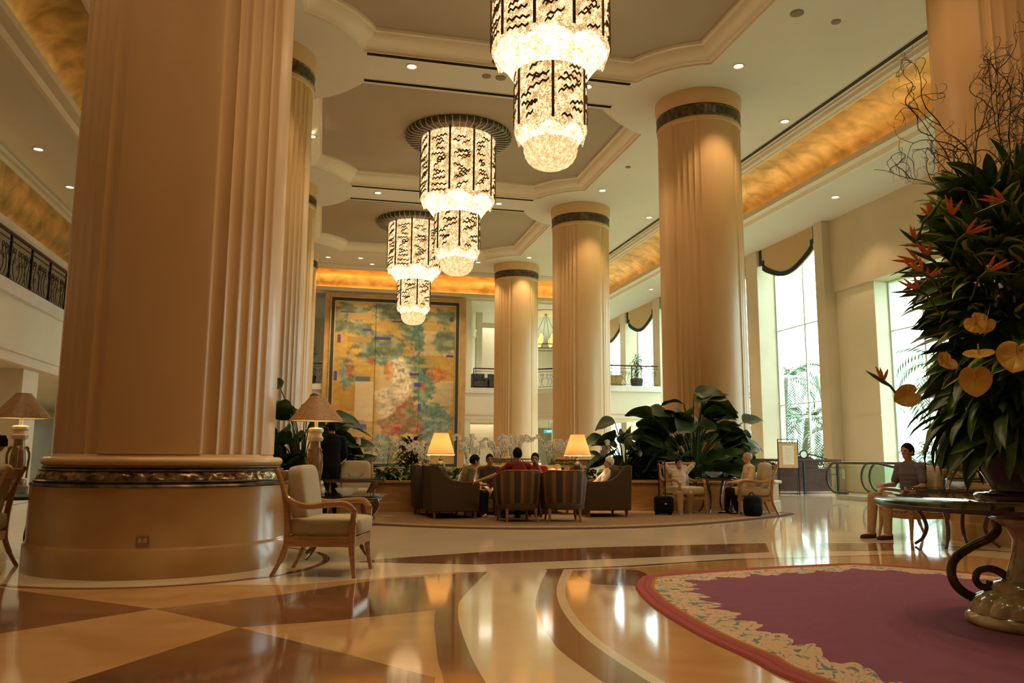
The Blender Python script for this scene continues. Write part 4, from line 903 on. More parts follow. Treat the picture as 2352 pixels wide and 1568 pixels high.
    for k in 'LR':
        hp = J['hip']+Vector(((-.085 if k == 'L' else .085),0,0)); limb(c, hp, 'k'+k, .10, .078); limb(c, 'k'+k, J['a'+k]+Vector((0,0,.01)), .076, .056)
    obj('trousers', c, bottom, t, remesh=.011)
    for k in 'LR':
        c = MB(); a = J['a'+k]; c.ell(a+Vector((0,.06,-.055)), (.05,.14,.045), .7, 20, 8); c.ell(a+Vector((0,-.02,-.02)), (.045,.055,.05), .9, 16, 8); obj('shoe', c, shoecol or shoe, t, smooth=80)
    hm = MB(); n = 28; P = []
    for i in range(n):
        a = 2*pi*i/n; row = []; fr = max(0, sin(a))   # front = +Y
        low = -.72+1.28*fr**.75+.06*sin(i*4.7) if not bald else -.3+1.25*fr**.5
        top_ = pi/2 if not bald else .75
        for j in range(9):
            e_ = low+(top_-low)*j/8; g = 1.12+.035*sin(i*3.3+j*2)+.03*sin(i*1.3)
            row.append(hd+HR @ Vector((.076*g*cos(e_)*cos(a), -.008+.095*g*cos(e_)*sin(a), .02+.10*g*sin(e_))))
        row = [hd+HR @ ((HR.inverted() @ (row[0]-hd))*.86)]+row
        P.append(row)
    hm.grid(P, 0, True); obj('hair', hm, hair, t, smooth=80)
    return t
beige = cloth('beige_trousers', (.36,.24,.13)); blk = cloth('black_trousers', (.008,.008,.009)); whitec = cloth('cream_shirt', (.62,.50,.36)); grayc = cloth('grey_shirt', (.12,.11,.13)); teal = cloth('teal_shirt', (.02,.07,.08))
red = cloth('bright_red_shirt', (.40,.015,.015)); maroon = cloth('dark_red_shirt', (.17,.02,.02)); olive = cloth('olive_shirt', (.15,.125,.06)); darkc = cloth('dark_olive_shirt', (.06,.05,.03)); suitc = cloth('black_suit', (.006,.006,.010)); wht = cloth('white_shirt', (.62,.55,.47))
person('dark-haired man in an olive shirt leaning forward, leftmost of the group', (2.40,14.42,-.05), radians(-80), dict(wL=(-.1,.45,.72), wR=(.16,.46,.70)), olive, blk, lean=.45, s=.92, nod=.25)
person('person in dark clothing facing the camera, between the olive and the dark red shirts', (3.12,15.15,-.05), radians(175), dict(wL=(-.10,.36,.66), wR=(.1,.36,.66)), darkc, blk, lean=.12, s=.88)
person('dark-haired man in a dark red shirt seen from behind, reaching an arm to the left', (3.36,13.72,-.04), radians(6), dict(eL=(-.42,.10,.86), wL=(-.68,.22,.76), eR=(.3,.1,.8), wR=(.36,.34,.72)), maroon, blk, s=.95, lean=.1)
person('person in a bright red shirt resting the face on one hand in the lounge', (3.93,14.75,-.05), radians(160), dict(eL=(-.2,.22,.80), wL=(-.075,.17,1.06), wR=(.1,.36,.66)), red, blk, s=.90, lean=.15)
person('white-haired old man in a cream shirt slumped in the right brown armchair-sofa', (5.18,14.5,-.06), radians(88), dict(eR=(.30,.05,.80), eL=(-.28,.10,.80), wL=(-.2,.3,.72), wR=(.12,.32,.72)), whitec, beige, skin=skinl, hair=cloth('white_hair', (.6,.62,.6)), s=.86, lean=-.22, sleeve='long')
person('man in a white T-shirt with both elbows raised and hands behind his head', (6.93,14.98,-.06), radians(172), dict(eL=(-.36,-.02,1.20), wL=(-.13,-.10,1.20), eR=(.36,-.02,1.20), wR=(.13,-.10,1.20), aL=(-.12,.34,.10), aR=(.15,.55,.10), hip=(0,.03,.5), hd=(0,.02,1.20)), wht, beige, hair=hairm, s=.86, lean=-.12)
person('bald man in a cream long-sleeved shirt and black trousers sitting beside the black backpack', (8.18,14.48,-.03), radians(78), dict(wL=(-.16,.40,.72), wR=(.30,.10,.55), aL=(-.1,.30,.10), aR=(.12,.48,.10)), whitec, blk, skin=skinl, hair=hairg, bald=True, s=.91, sleeve='long')
person('man in a grey shirt and beige trousers seated at the right, facing left', (8.22,10.05,-.03), radians(100), dict(kL=(-.12,.62,.60), kR=(.14,.60,.60), aL=(-.12,.64,.10), aR=(.13,.68,.10), wL=(-.26,.36,.70), wR=(.1,.44,.76)), grayc, beige, s=.99, shoecol=cloth('brown_sandal', (.05,.02,.015)))
person('standing person in a dark teal shirt on the escalator at the right', (15.05,17.2,-.15), radians(-95), dict(), teal, cloth('dark_jeans', (.03,.035,.05)), standing=True, s=.97)
person('distant person behind the railing, only the head showing above it', (13.95,23.2,-.38), radians(-30), dict(), cloth('pink_shirt', (.4,.25,.2)), beige, s=.98, standing=False)
person('person in a black suit standing behind the bronze-shaded lamp', (.19,14.55,0), radians(15), dict(wR=(.2,.20,1.02), wL=(-.24,.1,.94)), suitc, suitc, standing=True, s=.96, sleeve='long')
person('balding dark-haired man in a cream shirt cut off by the left edge', (-3.20,8.72,-.02), radians(95), dict(), whitec, blk, s=.98, hair=hairm, bald=True, lean=-.25)
# ================================================================ BAGS
t = thing('wheeled_suitcase', 'small black wheeled suitcase with its tall handle pulled up, on the carpet', 'suitcase', (6.38,14.5,0), radians(-8))
m = MB(); m.ell((0,0,.205), (.175,.11,.165), .35, 28, 14); obj('shell', m, blackm, t, smooth=60)
m = MB(); m.ell((0,-.10,.19), (.13,.035,.11), .4, 24, 10); obj('front_pocket', m, blackm, t, smooth=60)
for sx in (-1,1):
    m = MB(); m.tube([(sx*.13,.05-.012,.035),(sx*.13,.05+.012,.035)], .035, 12); obj('wheel', m, rubber, t)
    m = MB(); m.tube([(sx*.062,.10,.05),(sx*.062,.10,1.02)], .012, 6); obj('handle_tube', m, iron, t)
m = MB(); m.tube([(-.075,.10,1.02),(.075,.10,1.02)], .014, 8); obj('grip', m, rubber, t)
m = MB(); m.ell((.0,-.137,.23), (.022,.003,.014)); obj('badge', m, chrome, t)
t = thing('backpack', 'black backpack standing on the floor beside the chair of the bald man', 'bag', (7.92,13.93,0), radians(10))
m = MB(); m.ell((0,0,.20), (.175,.11,.20), .5, 28, 14); obj('main_body', m, blackm, t, smooth=80)
m = MB(); m.ell((0,-.09,.14), (.13,.05,.11), .5, 24, 10); obj('pocket', m, blackm, t, smooth=80)
m = MB(); m.tube(spline([(-.06,.03,.39),(-.03,.03,.44),(.03,.03,.44),(.06,.03,.39)],4), .009, 6); obj('top_handle', m, blackm, t)
# ================================================================ PEDESTAL TABLE, VASE, FLOWERS
CX, CYY = 4.65, 4.55; TZ = .815
t = thing('pedestal_table', 'large round glass-topped table on a stone pedestal with dark scroll legs, on the purple rug', 'table', (CX,CYY,.017))
m = MB(); m.lathe([(.955,-.012),(.965,-.006),(.965,.006),(.955,.012)], n=96, capb=True, capt=True, c=(0,0,TZ-.017)); obj('glass_top', m, tglass, t)
m = MB(); m.lathe([(.93,TZ-.062),(.95,TZ-.06),(.958,TZ-.05),(.955,TZ-.036),(.93,TZ-.032)], n=96); obj('rim', m, dwood, t)
m = MB(); m.lathe([(.43,0),(.445,.02),(.44,.05),(.41,.075),(.40,.085)], n=64, capb=True); m.lathe([(.40,.08),(.395,.12),(.36,.17),(.30,.20),(.26,.215)], n=160, rf=lambda a: .018*abs(sin(a*9))); m.lathe([(.27,.20),(.275,.235),(.255,.27),(.2,.29)], n=64); obj('stone_base', m, onyx, t, smooth=60)
m = MB(); m.lathe([(.19,.28),(.17,.36),(.14,.46),(.13,.55),(.16,.62),(.22,.66),(.26,.69),(.20,.715),(.01,.715)], n=64); obj('stone_pillar', m, onyx, t, smooth=60)
for k in range(4):
    a = radians(135.6+90*k); d = Vector((cos(a), sin(a), 0)); sc = [(.10,.73),(.18,.72),(.22,.66),(.21,.60),(.26,.54),(.38,.47),(.475,.39),(.505,.30),(.48,.21),(.40,.145),(.29,.125),(.20,.16),(.165,.235),(.19,.30),(.26,.335),(.335,.32),(.36,.26),(.33,.215),(.285,.22),(.275,.255)]
    m = MB(); pts = spline([d*r_+Vector((0,0,z+.01)) for r_, z in sc], 5); n_ = len(pts); m.tube(pts, [.024+.008*sin(pi*min(1,i/n_*1.3)) for i in range(n_)], 10); obj('scroll_leg', m, bronze, t)
t = thing('vase', 'big dark brown tapering vase on the round glass table', 'vase', (CX,CYY,TZ+.012))
m = MB(); m.lathe([(.31,0),(.335,.01),(.34,.03),(.325,.045),(.30,.05)], n=72, capb=True); obj('foot', m, vasem, t)
m = MB(); m.lathe([(.30,.048),(.24,.055),(.232,.07),(.26,.13),(.31,.22),(.355,.31),(.385,.40),(.40,.48),(.395,.54),(.37,.56),(.38,.58),(.35,.58),(.33,.5),(.1,.3)], n=96); obj('bowl', m, vasem, t, smooth=60)
F = thing('flower_arrangement', 'huge arrangement of dark and yellow-edged leaves with orange and yellow flowers in the vase', 'flower arrangement', (CX,CYY,1.35))
r = random.Random(11); Ld, Lv, Ll = MB(), MB(), MB()
toC = Vector((-CX,-CYY,0)).normalized()
def rad_at(z):   # outline radius of the bouquet at height above vase rim
    T = [(-.15,.62),(.1,.68),(.35,.68),(.6,.66),(.9,.68),(1.15,.62),(1.4,.52),(1.65,.40),(1.85,.26)]
    for (a, b), (c, d) in zip(T, T[1:]):
        if z <= c: return b+(d-b)*(z-a)/(c-a)
    return .2
for i in range(1250):
    z = r.uniform(-.1,1.62); a = r.uniform(0,2*pi); R_ = rad_at(z); L = r.uniform(.26,.46)
    base = Vector((cos(a)*R_*r.uniform(.25,.55), sin(a)*R_*r.uniform(.25,.55), z))
    pt = -.5+.75*(z+.1)/1.1+r.uniform(-.3,.35) if z < 1.0 else r.uniform(.3,1.3)
    k = r.random(); W_ = L*r.uniform(.17,.3)
    tgt = Ld if (k < (.72 if z < .9 else .4) or z < .3) else (Lv if k < .85 else Ll)
    leaf(tgt, base, a+r.uniform(-.7,.7), pt, L, W_, r.uniform(.2,1.0), .2, r.uniform(-1.1,1.1), 6, wave=.08, shape=.85)
for i in range(110):
    a = r.uniform(0,2*pi); z = r.uniform(1.05,1.75); k = .28*r.random(); leaf(Lv if i % 3 else Ld, (k*cos(a),k*sin(a),z-.15), a+r.uniform(-.5,.5), r.uniform(.5,1.4), r.uniform(.28,.42), r.uniform(.06,.11), r.uniform(.3,1.3), .25, r.uniform(-1,1), 7, wave=.15)
for i in range(60):   # drooping skirts
    a = r.uniform(0,2*pi); leaf(Ld, (.3*cos(a),.3*sin(a),r.uniform(.0,.15)), a, r.uniform(-.2,.4), r.uniform(.35,.55), r.uniform(.05,.09), r.uniform(1.2,1.9), .3, 0, 7)
core = MB(); core.ell((0,0,.75),(.30,.30,.9),1,20,12)
obj('dark_leaves', Ld, leafb, F, smooth=80); obj('variegated_leaves', Lv, leafv, F, smooth=80); obj('pale_leaves', Ll, leafm, F, smooth=80); 
st_ = MB()
for i in range(40):
    a = r.uniform(0,2*pi); k = r.uniform(.1,.45); st_.tube([(.08*cos(a),.08*sin(a),-.2),(.15*cos(a),.15*sin(a),.3),(k*cos(a),k*sin(a),r.uniform(.7,1.5))], .008, 5)
obj('stems', st_, leafm, F)
inv = Vector((CX,CYY,1.35))
for (x, y, z, s_, tilt, rr_) in [(3.9,4.15,1.59,.104,.1,0),(4.1,4.03,1.73,.125,.5,.25),(3.92,4.13,1.74,.10,1.15,0),(3.77,4.22,1.70,.075,.9,.9),(3.65,4.43,1.50,.085,.2,1.2),(3.93,4.15,1.94,.075,.3,-.6),(3.97,4.12,1.93,.07,.3,.7)]:
    m = MB(); n = 48; P = []
    for i in range(n+1):
        a = -pi+2*pi*i/n; ph = math.degrees(abs(a)); rh = .48+.40*min(1,ph/35)**.6+.22*max(0,(ph-115)/65)**2   # heart outline
        X_ = rh*sin(a); Y_ = rh*cos(a); row = []
        for j in range(7):
            f = j/6; row.append(Vector((X_*f*s_, -(.12*f*f+.05*abs(sin(a*5))*f)*s_*(1 if f < .9 else .6), (Y_*f-.05)*s_)))
        P.append(row)
    m.grid(P); m.xf(Matrix.Rotation(atan2(toC.x, -toC.y),4,'Z') @ Matrix.Rotation(rr_,4,'Y') @ Matrix.Rotation(-tilt,4,'X'))
    f = obj('anthurium', m, antm, F, smooth=80); f.location = Vector((x,y,z))-inv; f['label'] = 'glossy yellow heart-shaped flower'
    m = MB(); m.cap((0,-.012,0),(0,-.03,.055), .006, .004, 8); m.xf(Matrix.Rotation(atan2(toC.x, -toC.y),4,'Z')); sp_ = obj('spadix', m, cloth('cream_spadix', (.7,.5,.2)), f)
def bird(x, y, z, dirx, s_=1., ang=.3):
    c = Vector((x,y,z))-inv; side = Vector((toC.y,-toC.x,0))*dirx; m = MB()
    def blade(a, L, w):
        d = side*cos(a)+Vector((0,0,1))*sin(a); q = d.cross(toC).normalized(); P = []
        for i in range(6):
            f = i/5; ww = w*sin(pi*min(1,f*.92+.06))**.8; P.append([c+d*L*f+q*ww, c+d*L*f+toC*ww*.5, c+d*L*f-q*ww, c+d*L*f-toC*ww*.3, c+d*L*f+q*ww])
        m.grid(P)
    for a, L in ((ang+.2,.14),(ang+.42,.12),(ang+.95,.11)): blade(a, L*s_, .010)
    f = obj('bird_of_paradise', m, bopm, F, smooth=80); f['label'] = 'orange spiky flower'
    m = MB(); d = side*cos(ang-.35)+Vector((0,0,1))*sin(ang-.35); m.tube([c-side*.10-Vector((0,0,.14))-toC*.12, c-side*.04-Vector((0,0,.03)), c, c+d*.07, c+d*.16*s_], [.006,.008,.014,.011,.001], 8); obj('beak', m, leafd, f)
for q in [(3.52,4.5,1.59,1,.8,1.0),(3.58,4.2,2.13,1,1,.4),(3.6,4.18,2.24,1,1,.5),(3.72,4.05,2.57,1,1.1,1.2),(3.8,4.04,2.46,-1,1.1,.0),(3.86,3.96,2.21,-1,1.1,.15),(3.96,3.88,2.63,1,1.1,.1),(3.69,4.24,2.36,1,.9,.9),(3.68,4.33,2.49,1,.8,1.2),(3.70,4.2,2.62,-1,.8,1.3),(3.62,4.22,2.32,1,1.2,.0),(3.64,4.2,2.19,-1,.9,.5)]: bird(*q)
tw_ = MB(); r = random.Random(4)
def curl(p, yawa, pitch, L, rad, depth):
    pts = [Vector(p)]; a, b = yawa, pitch; n = 22; ka = r.uniform(-1,1); kb = r.uniform(-.7,.7)
    for i in range(n):
        a += ka*.25+r.uniform(-.35,.35); b += kb*.08+r.uniform(-.22,.22)+(.05 if b < .6 else -.02)
        if depth: a += ka*.35*i/n*2; b += kb*.3*i/n*2
        pts.append(pts[-1]+Vector((cos(a)*cos(b),sin(a)*cos(b),sin(b)))*L/n)
        if depth < 2 and i in (7,11,15,18) : curl(pts[-1], a+r.uniform(-1.2,1.2), b+r.uniform(-.6,.5), L*r.uniform(.3,.5), rad*.6, depth+1)
    tw_.tube(pts, [rad*(1-.75*i/n) for i in range(n+1)], 5)
for i in range(17):
    a = r.uniform(0,2*pi) if i > 7 else r.uniform(1.9,4.2); curl((.12*cos(a),.12*sin(a),1.25), a, r.uniform(1.05,1.5), r.uniform(1.0,1.6), .007, 0)
obj('curly_twigs', tw_, twig, F, smooth=80)
# ================================================================ ESCALATORS, RAILING, GATE, SIGN
eglass = glassm('escalator_glass', (.80,.93,.88))
def handrail_path(x, y0, dy, inset=0):
    r_ = .40-inset; zc = .57; pts = []
    pts.append((x, y0-.9, zc-r_))
    for k in range(15):
        a = -pi/2+pi*k/14; pts.append((x, y0-.42+r_*cos(a)*1.0, zc+r_*sin(a)))
    pts += [(x, y0-1.4, zc+r_), (x, y0-2.2, zc+r_), (x, y0-3.0, zc+r_-.12), (x, y0-4.0, zc+r_-.62), (x, y0-9.0, zc+r_-.62-2.9)]
    return pts
def escalator(label, x0, x1, y0):
    t = thing('escalator', label, 'escalator', (0,0,0))
    for x in (x0, x1):
        hp = handrail_path(x, y0, 0); m = MB(); m.tube(hp, .032, 10); obj('handrail', m, rubber, t, smooth=80)
        m = MB(); top = handrail_path(x, y0, 0, .05)[1:]; fs = []; n = len(top)
        up_ = [Vector(p) for p in top]; lowr = []
        for p in up_:
            zl = .10 if p.y > y0-2.6 else .10-(y0-2.6-p.y)*.58
            lowr.append(Vector((x, min(p.y, y0-.45), min(zl, p.z-.01))))
        m.add(up_+lowr, [(i,i+1,n+i+1,n+i) for i in range(n-1)]); obj('glass_panel', m, eglass, t, smooth=0)
        m = MB(); m.grid([[(x-.07*sg, yy, zz) for yy, zz in ((y0-1.6,z_),(y0-2.6,z_),(y0-3.2,z_-.25),(y0-9,z_-3.6))] for sg, z_ in ((-1,-.02),(-1,.12),(1,.12),(1,-.02))]); m.box(x-.07,x+.07,y0-1.6,y0-.5,0,.12); obj('skirt', m, chrome, t, smooth=0)
    for k in range(14):
        m = MB(); yy = y0-2.7-k*.40; zz = -.0-max(0,k-.5)*.21; m.box(x0+.1,x1-.1,yy-.40,yy,zz-.24,zz-.02); obj('step', m, chrome, t, smooth=0)
    m = MB(); m.box(x0+.08,x1-.08,y0-2.7,y0-.7,0,.012); obj('landing_plate', m, chrome, t, smooth=0)
escalator('escalator with glass sides and black handrails, the one nearer the lounge', 13.72, 14.82, 20.1)
escalator('escalator with glass sides and black handrails, the one nearer the windows', 15.08, 16.28, 20.1)
m = MB(); m.box(-.05,.05,-.002,.002,-.13,.13); tag(obj('notice_plate', m, cloth('notice_white', (.6,.65,.62)), loc=(13.73,19.35,.68), rz=radians(90)), 'small pale notice stuck on the glass side of the nearer escalator', 'notice')
t = thing('railing', 'dark railing with a round pipe handrail in front of the tall window at right', 'railing', (0,0,0))
m = MB(); m.tube([(9.9,22.6,1.03),(12.5,22.4,1.03),(15.6,22.1,1.02)], .045, 10); obj('handrail', m, cloth('plum_pipe', (.09,.04,.045)), t)
m = MB(); m.tube([(9.9,22.6,.82),(15.6,22.1,.81)], .014, 6); m.tube([(9.9,22.6,.6),(15.6,22.1,.6)], .012, 6); obj('mid_rail', m, iron, t)
for k in range(6): m = MB(); x = 10+k*1.1; y = 22.6-(x-9.9)*.087; m.box(x-.03,x+.03,y-.03,y+.03,0,1.02); obj('post', m, iron, t, smooth=0)
def scrollpanel(w, h, seed, dens=7):
    m = MB(); r = random.Random(seed)
    for k in range(dens):
        x = -w/2+w*(k+.5)/dens; z0 = r.uniform(.05,.25)*h; s_ = r.choice((-1,1)); pts = [(x,0,.02)]
        for i in range(10): a = i/9; pts.append((x+s_*.10*sin(a*4.5)*(1-a*.4)+s_*.05*a, 0, h*(.05+.8*a)))
        for i in range(8): a = i/7*5.2; rr_ = .075*(1-i/9); pts.append((x+s_*(.05+rr_*sin(a)), 0, h*.85-.06+rr_*cos(a)))
        m.tube(pts, .009, 5)
        c = (x, 0, r.uniform(.3,.7)*h); m.tube([(c[0]+.055*cos(q*.7),0,c[2]+.055*sin(q*.7)) for q in range(9)], .007, 5)
    return m
# lower iron and wood screen behind the railing with an arched gate
t = thing('gate', 'dark brown gate with an arched iron top and a white round disc', 'gate', (14.75,22.75,0), radians(-12))
m = MB(); m.box(-.85,.85,-.03,.03,.08,.78); m.box(-.45,.45,-.03,.03,.78,1.0); obj('panel', m, dwood, t, bev=.01, smooth=0)
m = MB(); m.tube([(-.85+1.7*k/20,0,1.02+.20*sin(pi*k/20)) for k in range(21)], .022, 8); obj('arch', m, iron, t)
m = MB(); m.prism([(-.38+.76*k/12, 0) for k in range(13)]+[(-.38+.76*(12-k)/12, .17*sin(pi*(12-k)/12)) for k in range(1,12)], -.02, .02); m.xf(Matrix.Translation((0,0,1.02)) @ Matrix.Rotation(pi/2,4,'X')); obj('arch_infill', m, dwood, t, smooth=0)
m = MB(); m.tube([(.12*cos(2*pi*k/24),-.03,1.21+.12*sin(2*pi*k/24)) for k in range(24)], .022, 8, closed=True); obj('ring', m, iron, t)
m = MB(); m.lathe([(.001,-.008),(.105,-.008),(.105,.008),(.001,.008)], n=32); m.xf(Matrix.Translation((0,-.03,1.21)) @ Matrix.Rotation(pi/2,4,'X')); obj('disc', m, cloth('disc_white', (.75,.85,.8)), t)
for sx in (-1,1): m = scrollpanel(.4,.24,5+sx,3); m.xf(Matrix.Translation((sx*.65,0,.78))); obj('iron_scroll', m, iron, t)
t = thing('screen_panel', 'dark brown panelled screen with iron scrollwork, left of the arched gate', 'screen', (13.1,22.95,0), radians(-5))
m = MB(); m.box(-.8,.8,-.03,.03,.08,.60); obj('panel', m, dwood, t, bev=.01, smooth=0); m = scrollpanel(1.6,.4,9,8); m.xf(Matrix.Translation((0,0,.6))); obj('iron_scroll', m, iron, t)
m = MB(); m.box(12.2,15.9,22.9,23.3,0,.10); tag(obj('gate_kerb', m, wood, smooth=0, bev=.01), 'low tan stone kerb under the dark gate', 'kerb')
t = thing('easel_sign', 'tall black easel holding a framed notice, by the railing', 'sign', (13.62,21.8,0), radians(-20))
for sx in (-1,1):
    m = MB(); m.box(sx*.29-.012,sx*.29+.012,-.012,.012,0,1.66); obj('leg', m, iron, t, smooth=0)
    m = MB(); m.tube([(sx*.29,.0,.9),(sx*.30,.35,0)], .01, 6); obj('rear_leg', m, iron, t)
m = MB(); m.box(-.29,.29,-.012,.012,1.64,1.66); m.box(-.29,.29,-.012,.012,1.54,1.56); m.box(-.29,.29,-.012,.012,.78,.80); m.box(-.29,.29,-.012,.012,.03,.05); obj('crossbar', m, iron, t, smooth=0)
m = MB(); m.box(-.275,.275,-.02,.0,.80,1.54); obj('board', m, cloth('board_tan', (.55,.36,.18)), t, smooth=0)
m = MB(); m.box(-.16,.16,-.024,-.02,.90,1.46); obj('paper', m, cloth('paper_cream', (.72,.66,.5)), t, smooth=0)
m = MB()
for k in range(9): w = [.08,.11,.10,.12,.09,.11,.07,.10,.05][k]; m.box(-w,w,-.026,-.024,1.38-.045*k,1.388-.045*k)
obj('print_lines', m, cloth('print_grey', (.35,.3,.22)), t, smooth=0)
# ================================================================ BALCONY RAILINGS
def balustrade(label, line, z):
    t = thing('balustrade', label, 'railing', (0,0,0)); tot = 0
    pts = [Vector((x,y,z)) for x,y in line]
    m = MB(); m.tube([p+Vector((0,0,1.02)) for p in pts], .035, 8); obj('handrail', m, cloth('plum_pipe', (.09,.04,.045)), t)
    m = MB(); m.tube([p+Vector((0,0,.88)) for p in pts], .014, 6); m.tube([p+Vector((0,0,.08)) for p in pts], .014, 6); obj('rail', m, iron, t)
    k = 0
    for a, b in zip(pts, pts[1:]):
        L = (b-a).length; n = max(1, round(L/1.25)); an = atan2((b-a).y, (b-a).x)
        for i in range(n):
            p = a.lerp(b, (i+.5)/n); m = scrollpanel(L/n-.06, .78, k, max(3,int(L/n*6))); m.xf(Matrix.Translation(p+Vector((0,0,.09))) @ Matrix.Rotation(an,4,'Z')); obj('scroll_panel', m, iron, t); k += 1
            q = a.lerp(b, i/n); m = MB(); m.box(-.022,.022,-.022,.022,0,1.02); m.xf(Matrix.Translation(q) @ Matrix.Rotation(an,4,'Z')); obj('post', m, iron, t, smooth=0)
balustrade('black wrought-iron balustrade of the left balcony, beside the huge column', [(-6.42,14.5),(-6.42,27)], 4.6)
balustrade('black wrought-iron balustrade of the far balcony, left of the mural', [(-2.6,41.1),(-.1,41.1)], 4.6)
balustrade('black wrought-iron balustrade of the far balcony, right of the mural and round the corner', [(7.6,41.1),(9.2,41.1),(10.65,40.8),(11.7,40.0),(12.7,38.6),(13.65,37.8),(16.4,37.7)], 4.6)
# balcony furniture, plants, and the lantern upstairs
def bchair(label, x, y, rz, col):
    t = thing('lounge_chair', label, 'armchair', (x,y,4.6), rz, 'lounge chairs on the far balcony')
    m = MB(); m.box(-.36,.36,-.36,.34,.12,.42); obj('seat', m, col, t, bev=.05); m = MB(); m.box(-.36,.36,-.42,-.28,.12,.88); obj('backrest', m, col, t, bev=.05)
    for sx in (-1,1): m = MB(); m.box(sx*.40-.06,sx*.40+.06,-.38,.34,.10,.62); obj('arm', m, col, t, bev=.04)
    for sx in (-1,1):
        for sy in (-1,1): m = MB(); m.box(sx*.34-.02,sx*.34+.02,sy*.32-.02,sy*.32+.02,0,.12); obj('leg', m, wood2, t, smooth=0)
dk = cloth('dark_grey_cover', (.09,.08,.075)); bchair('dark grey lounge chair on the far balcony, just right of the mural', 8.05, 42.1, radians(175), dk); bchair('dark grey lounge chair on the far balcony, next to the farthest column', 9.0, 42.1, radians(185), dk)
bchair('yellow lounge chair on the far right balcony beside the potted tree', 14.65, 38.9, radians(-120), cloth('yellow_cover', (.55,.45,.2)))
def potplant(label, x, y, z, h, seed, pot=dk, n=26):
    t = thing('potted_plant', label, 'potted plant', (x,y,z)); m = MB(); m.lathe([(.2,0),(.3,.2),(.34,.45),(.3,.5),(.26,.44)], n=24, capb=True); obj('pot', m, pot, t)
    m = MB(); m.tube([(0,0,.3),(.02,0,h*.6)], .03, 6); obj('trunk', m, bark, t); m = MB(); r = random.Random(seed)
    for i in range(n*3):
        a = r.uniform(0,6.28); leaf(m, (r.uniform(-.05,.05),r.uniform(-.05,.05),r.uniform(.45,h)), a, r.uniform(-.1,1.2), r.uniform(.35,.6), .06, r.uniform(.6,1.6), .2, 0, 5)
    obj('leaves', m, palmg, t, smooth=80)
potplant('small potted tree on the far right balcony beside the yellow chair', 15.75, 38.9, 4.6, 1.6, 4)
potplant('dark palm on the far balcony, left of the mural', -.7, 42.0, 4.6, 2.0, 7); potplant('arching plant on the far balcony, in front of the small column', 7.9, 43.2, 4.6, .9, 8, n=10)
potplant('dark palm lower down on the far balcony, at the left edge of the mural', -1.6, 42.1, 4.6, 1.2, 9)
t = thing('hanging_lantern', 'round hanging lamp with candle-like bulbs on the upper floor, right of the farthest column', 'lamp', (12.2,43.6,9.2))
m = MB(); m.tube([(.85*cos(2*pi*k/40),.85*sin(2*pi*k/40),-1.9) for k in range(40)], .03, 6, closed=True); m.tube([(.7*cos(2*pi*k/40),.7*sin(2*pi*k/40),-2.1) for k in range(40)], .02, 6, closed=True); obj('ring', m, bronze, t)
for k in range(4): m = MB(); a = k*pi/2; m.tube([(0,0,-.02),(.85*cos(a),.85*sin(a),-1.9)], .012, 5); obj('rod', m, bronze, t)
for k in range(8): m = MB(); a = k*pi/4+.2; m.ell((.85*cos(a),.85*sin(a),-1.6), (.13,.13,.3), 1, 14, 10); obj('candle_bulb', m, emis('amber_bulb', (1,.42,.10), 2.2) if 'amber_bulb' not in MATS else MATS['amber_bulb'], t)
m = MB(); m.lathe([(.01,-.02),(.5,-.02),(1.1,-.02),(1.1,-.06),(.01,-.06)], n=32); obj('ceiling_rose', m, cloth('rose_cream', (.8,.7,.45)), t)
t = thing('exit_sign', 'small green lit EXIT sign under the far balcony', 'sign', (12.05,42.5,2.45), radians(-16)); m = MB(); m.box(-.26,.26,-.04,.04,-.09,.09); obj('case', m, emis('exit_green', (.10,.42,.28), 1.0), t, smooth=0)
cu = bpy.data.curves.new('letters', 'FONT'); cu.body = 'EXIT'; cu.size = .13; cu.align_x = 'CENTER'; cu.extrude = .003; cu.materials.append(emis('exit_letters', (.8,1,.9), 1.6)); lo = bpy.data.objects.new('letters', cu); COL.objects.link(lo); bpy.context.view_layer.update(); me_ = bpy.data.meshes.new_from_object(lo.evaluated_get(bpy.context.evaluated_depsgraph_get())); bpy.data.objects.remove(lo); lo = bpy.data.objects.new('letters', me_); COL.objects.link(lo); lo.parent = t; lo.location = (.04,-.045,-.045); lo.rotation_euler = (pi/2,0,0)
m = MB(); m.tube([(0,0,.09),(0,0,.56)], .01, 6); obj('rod', m, iron, t)
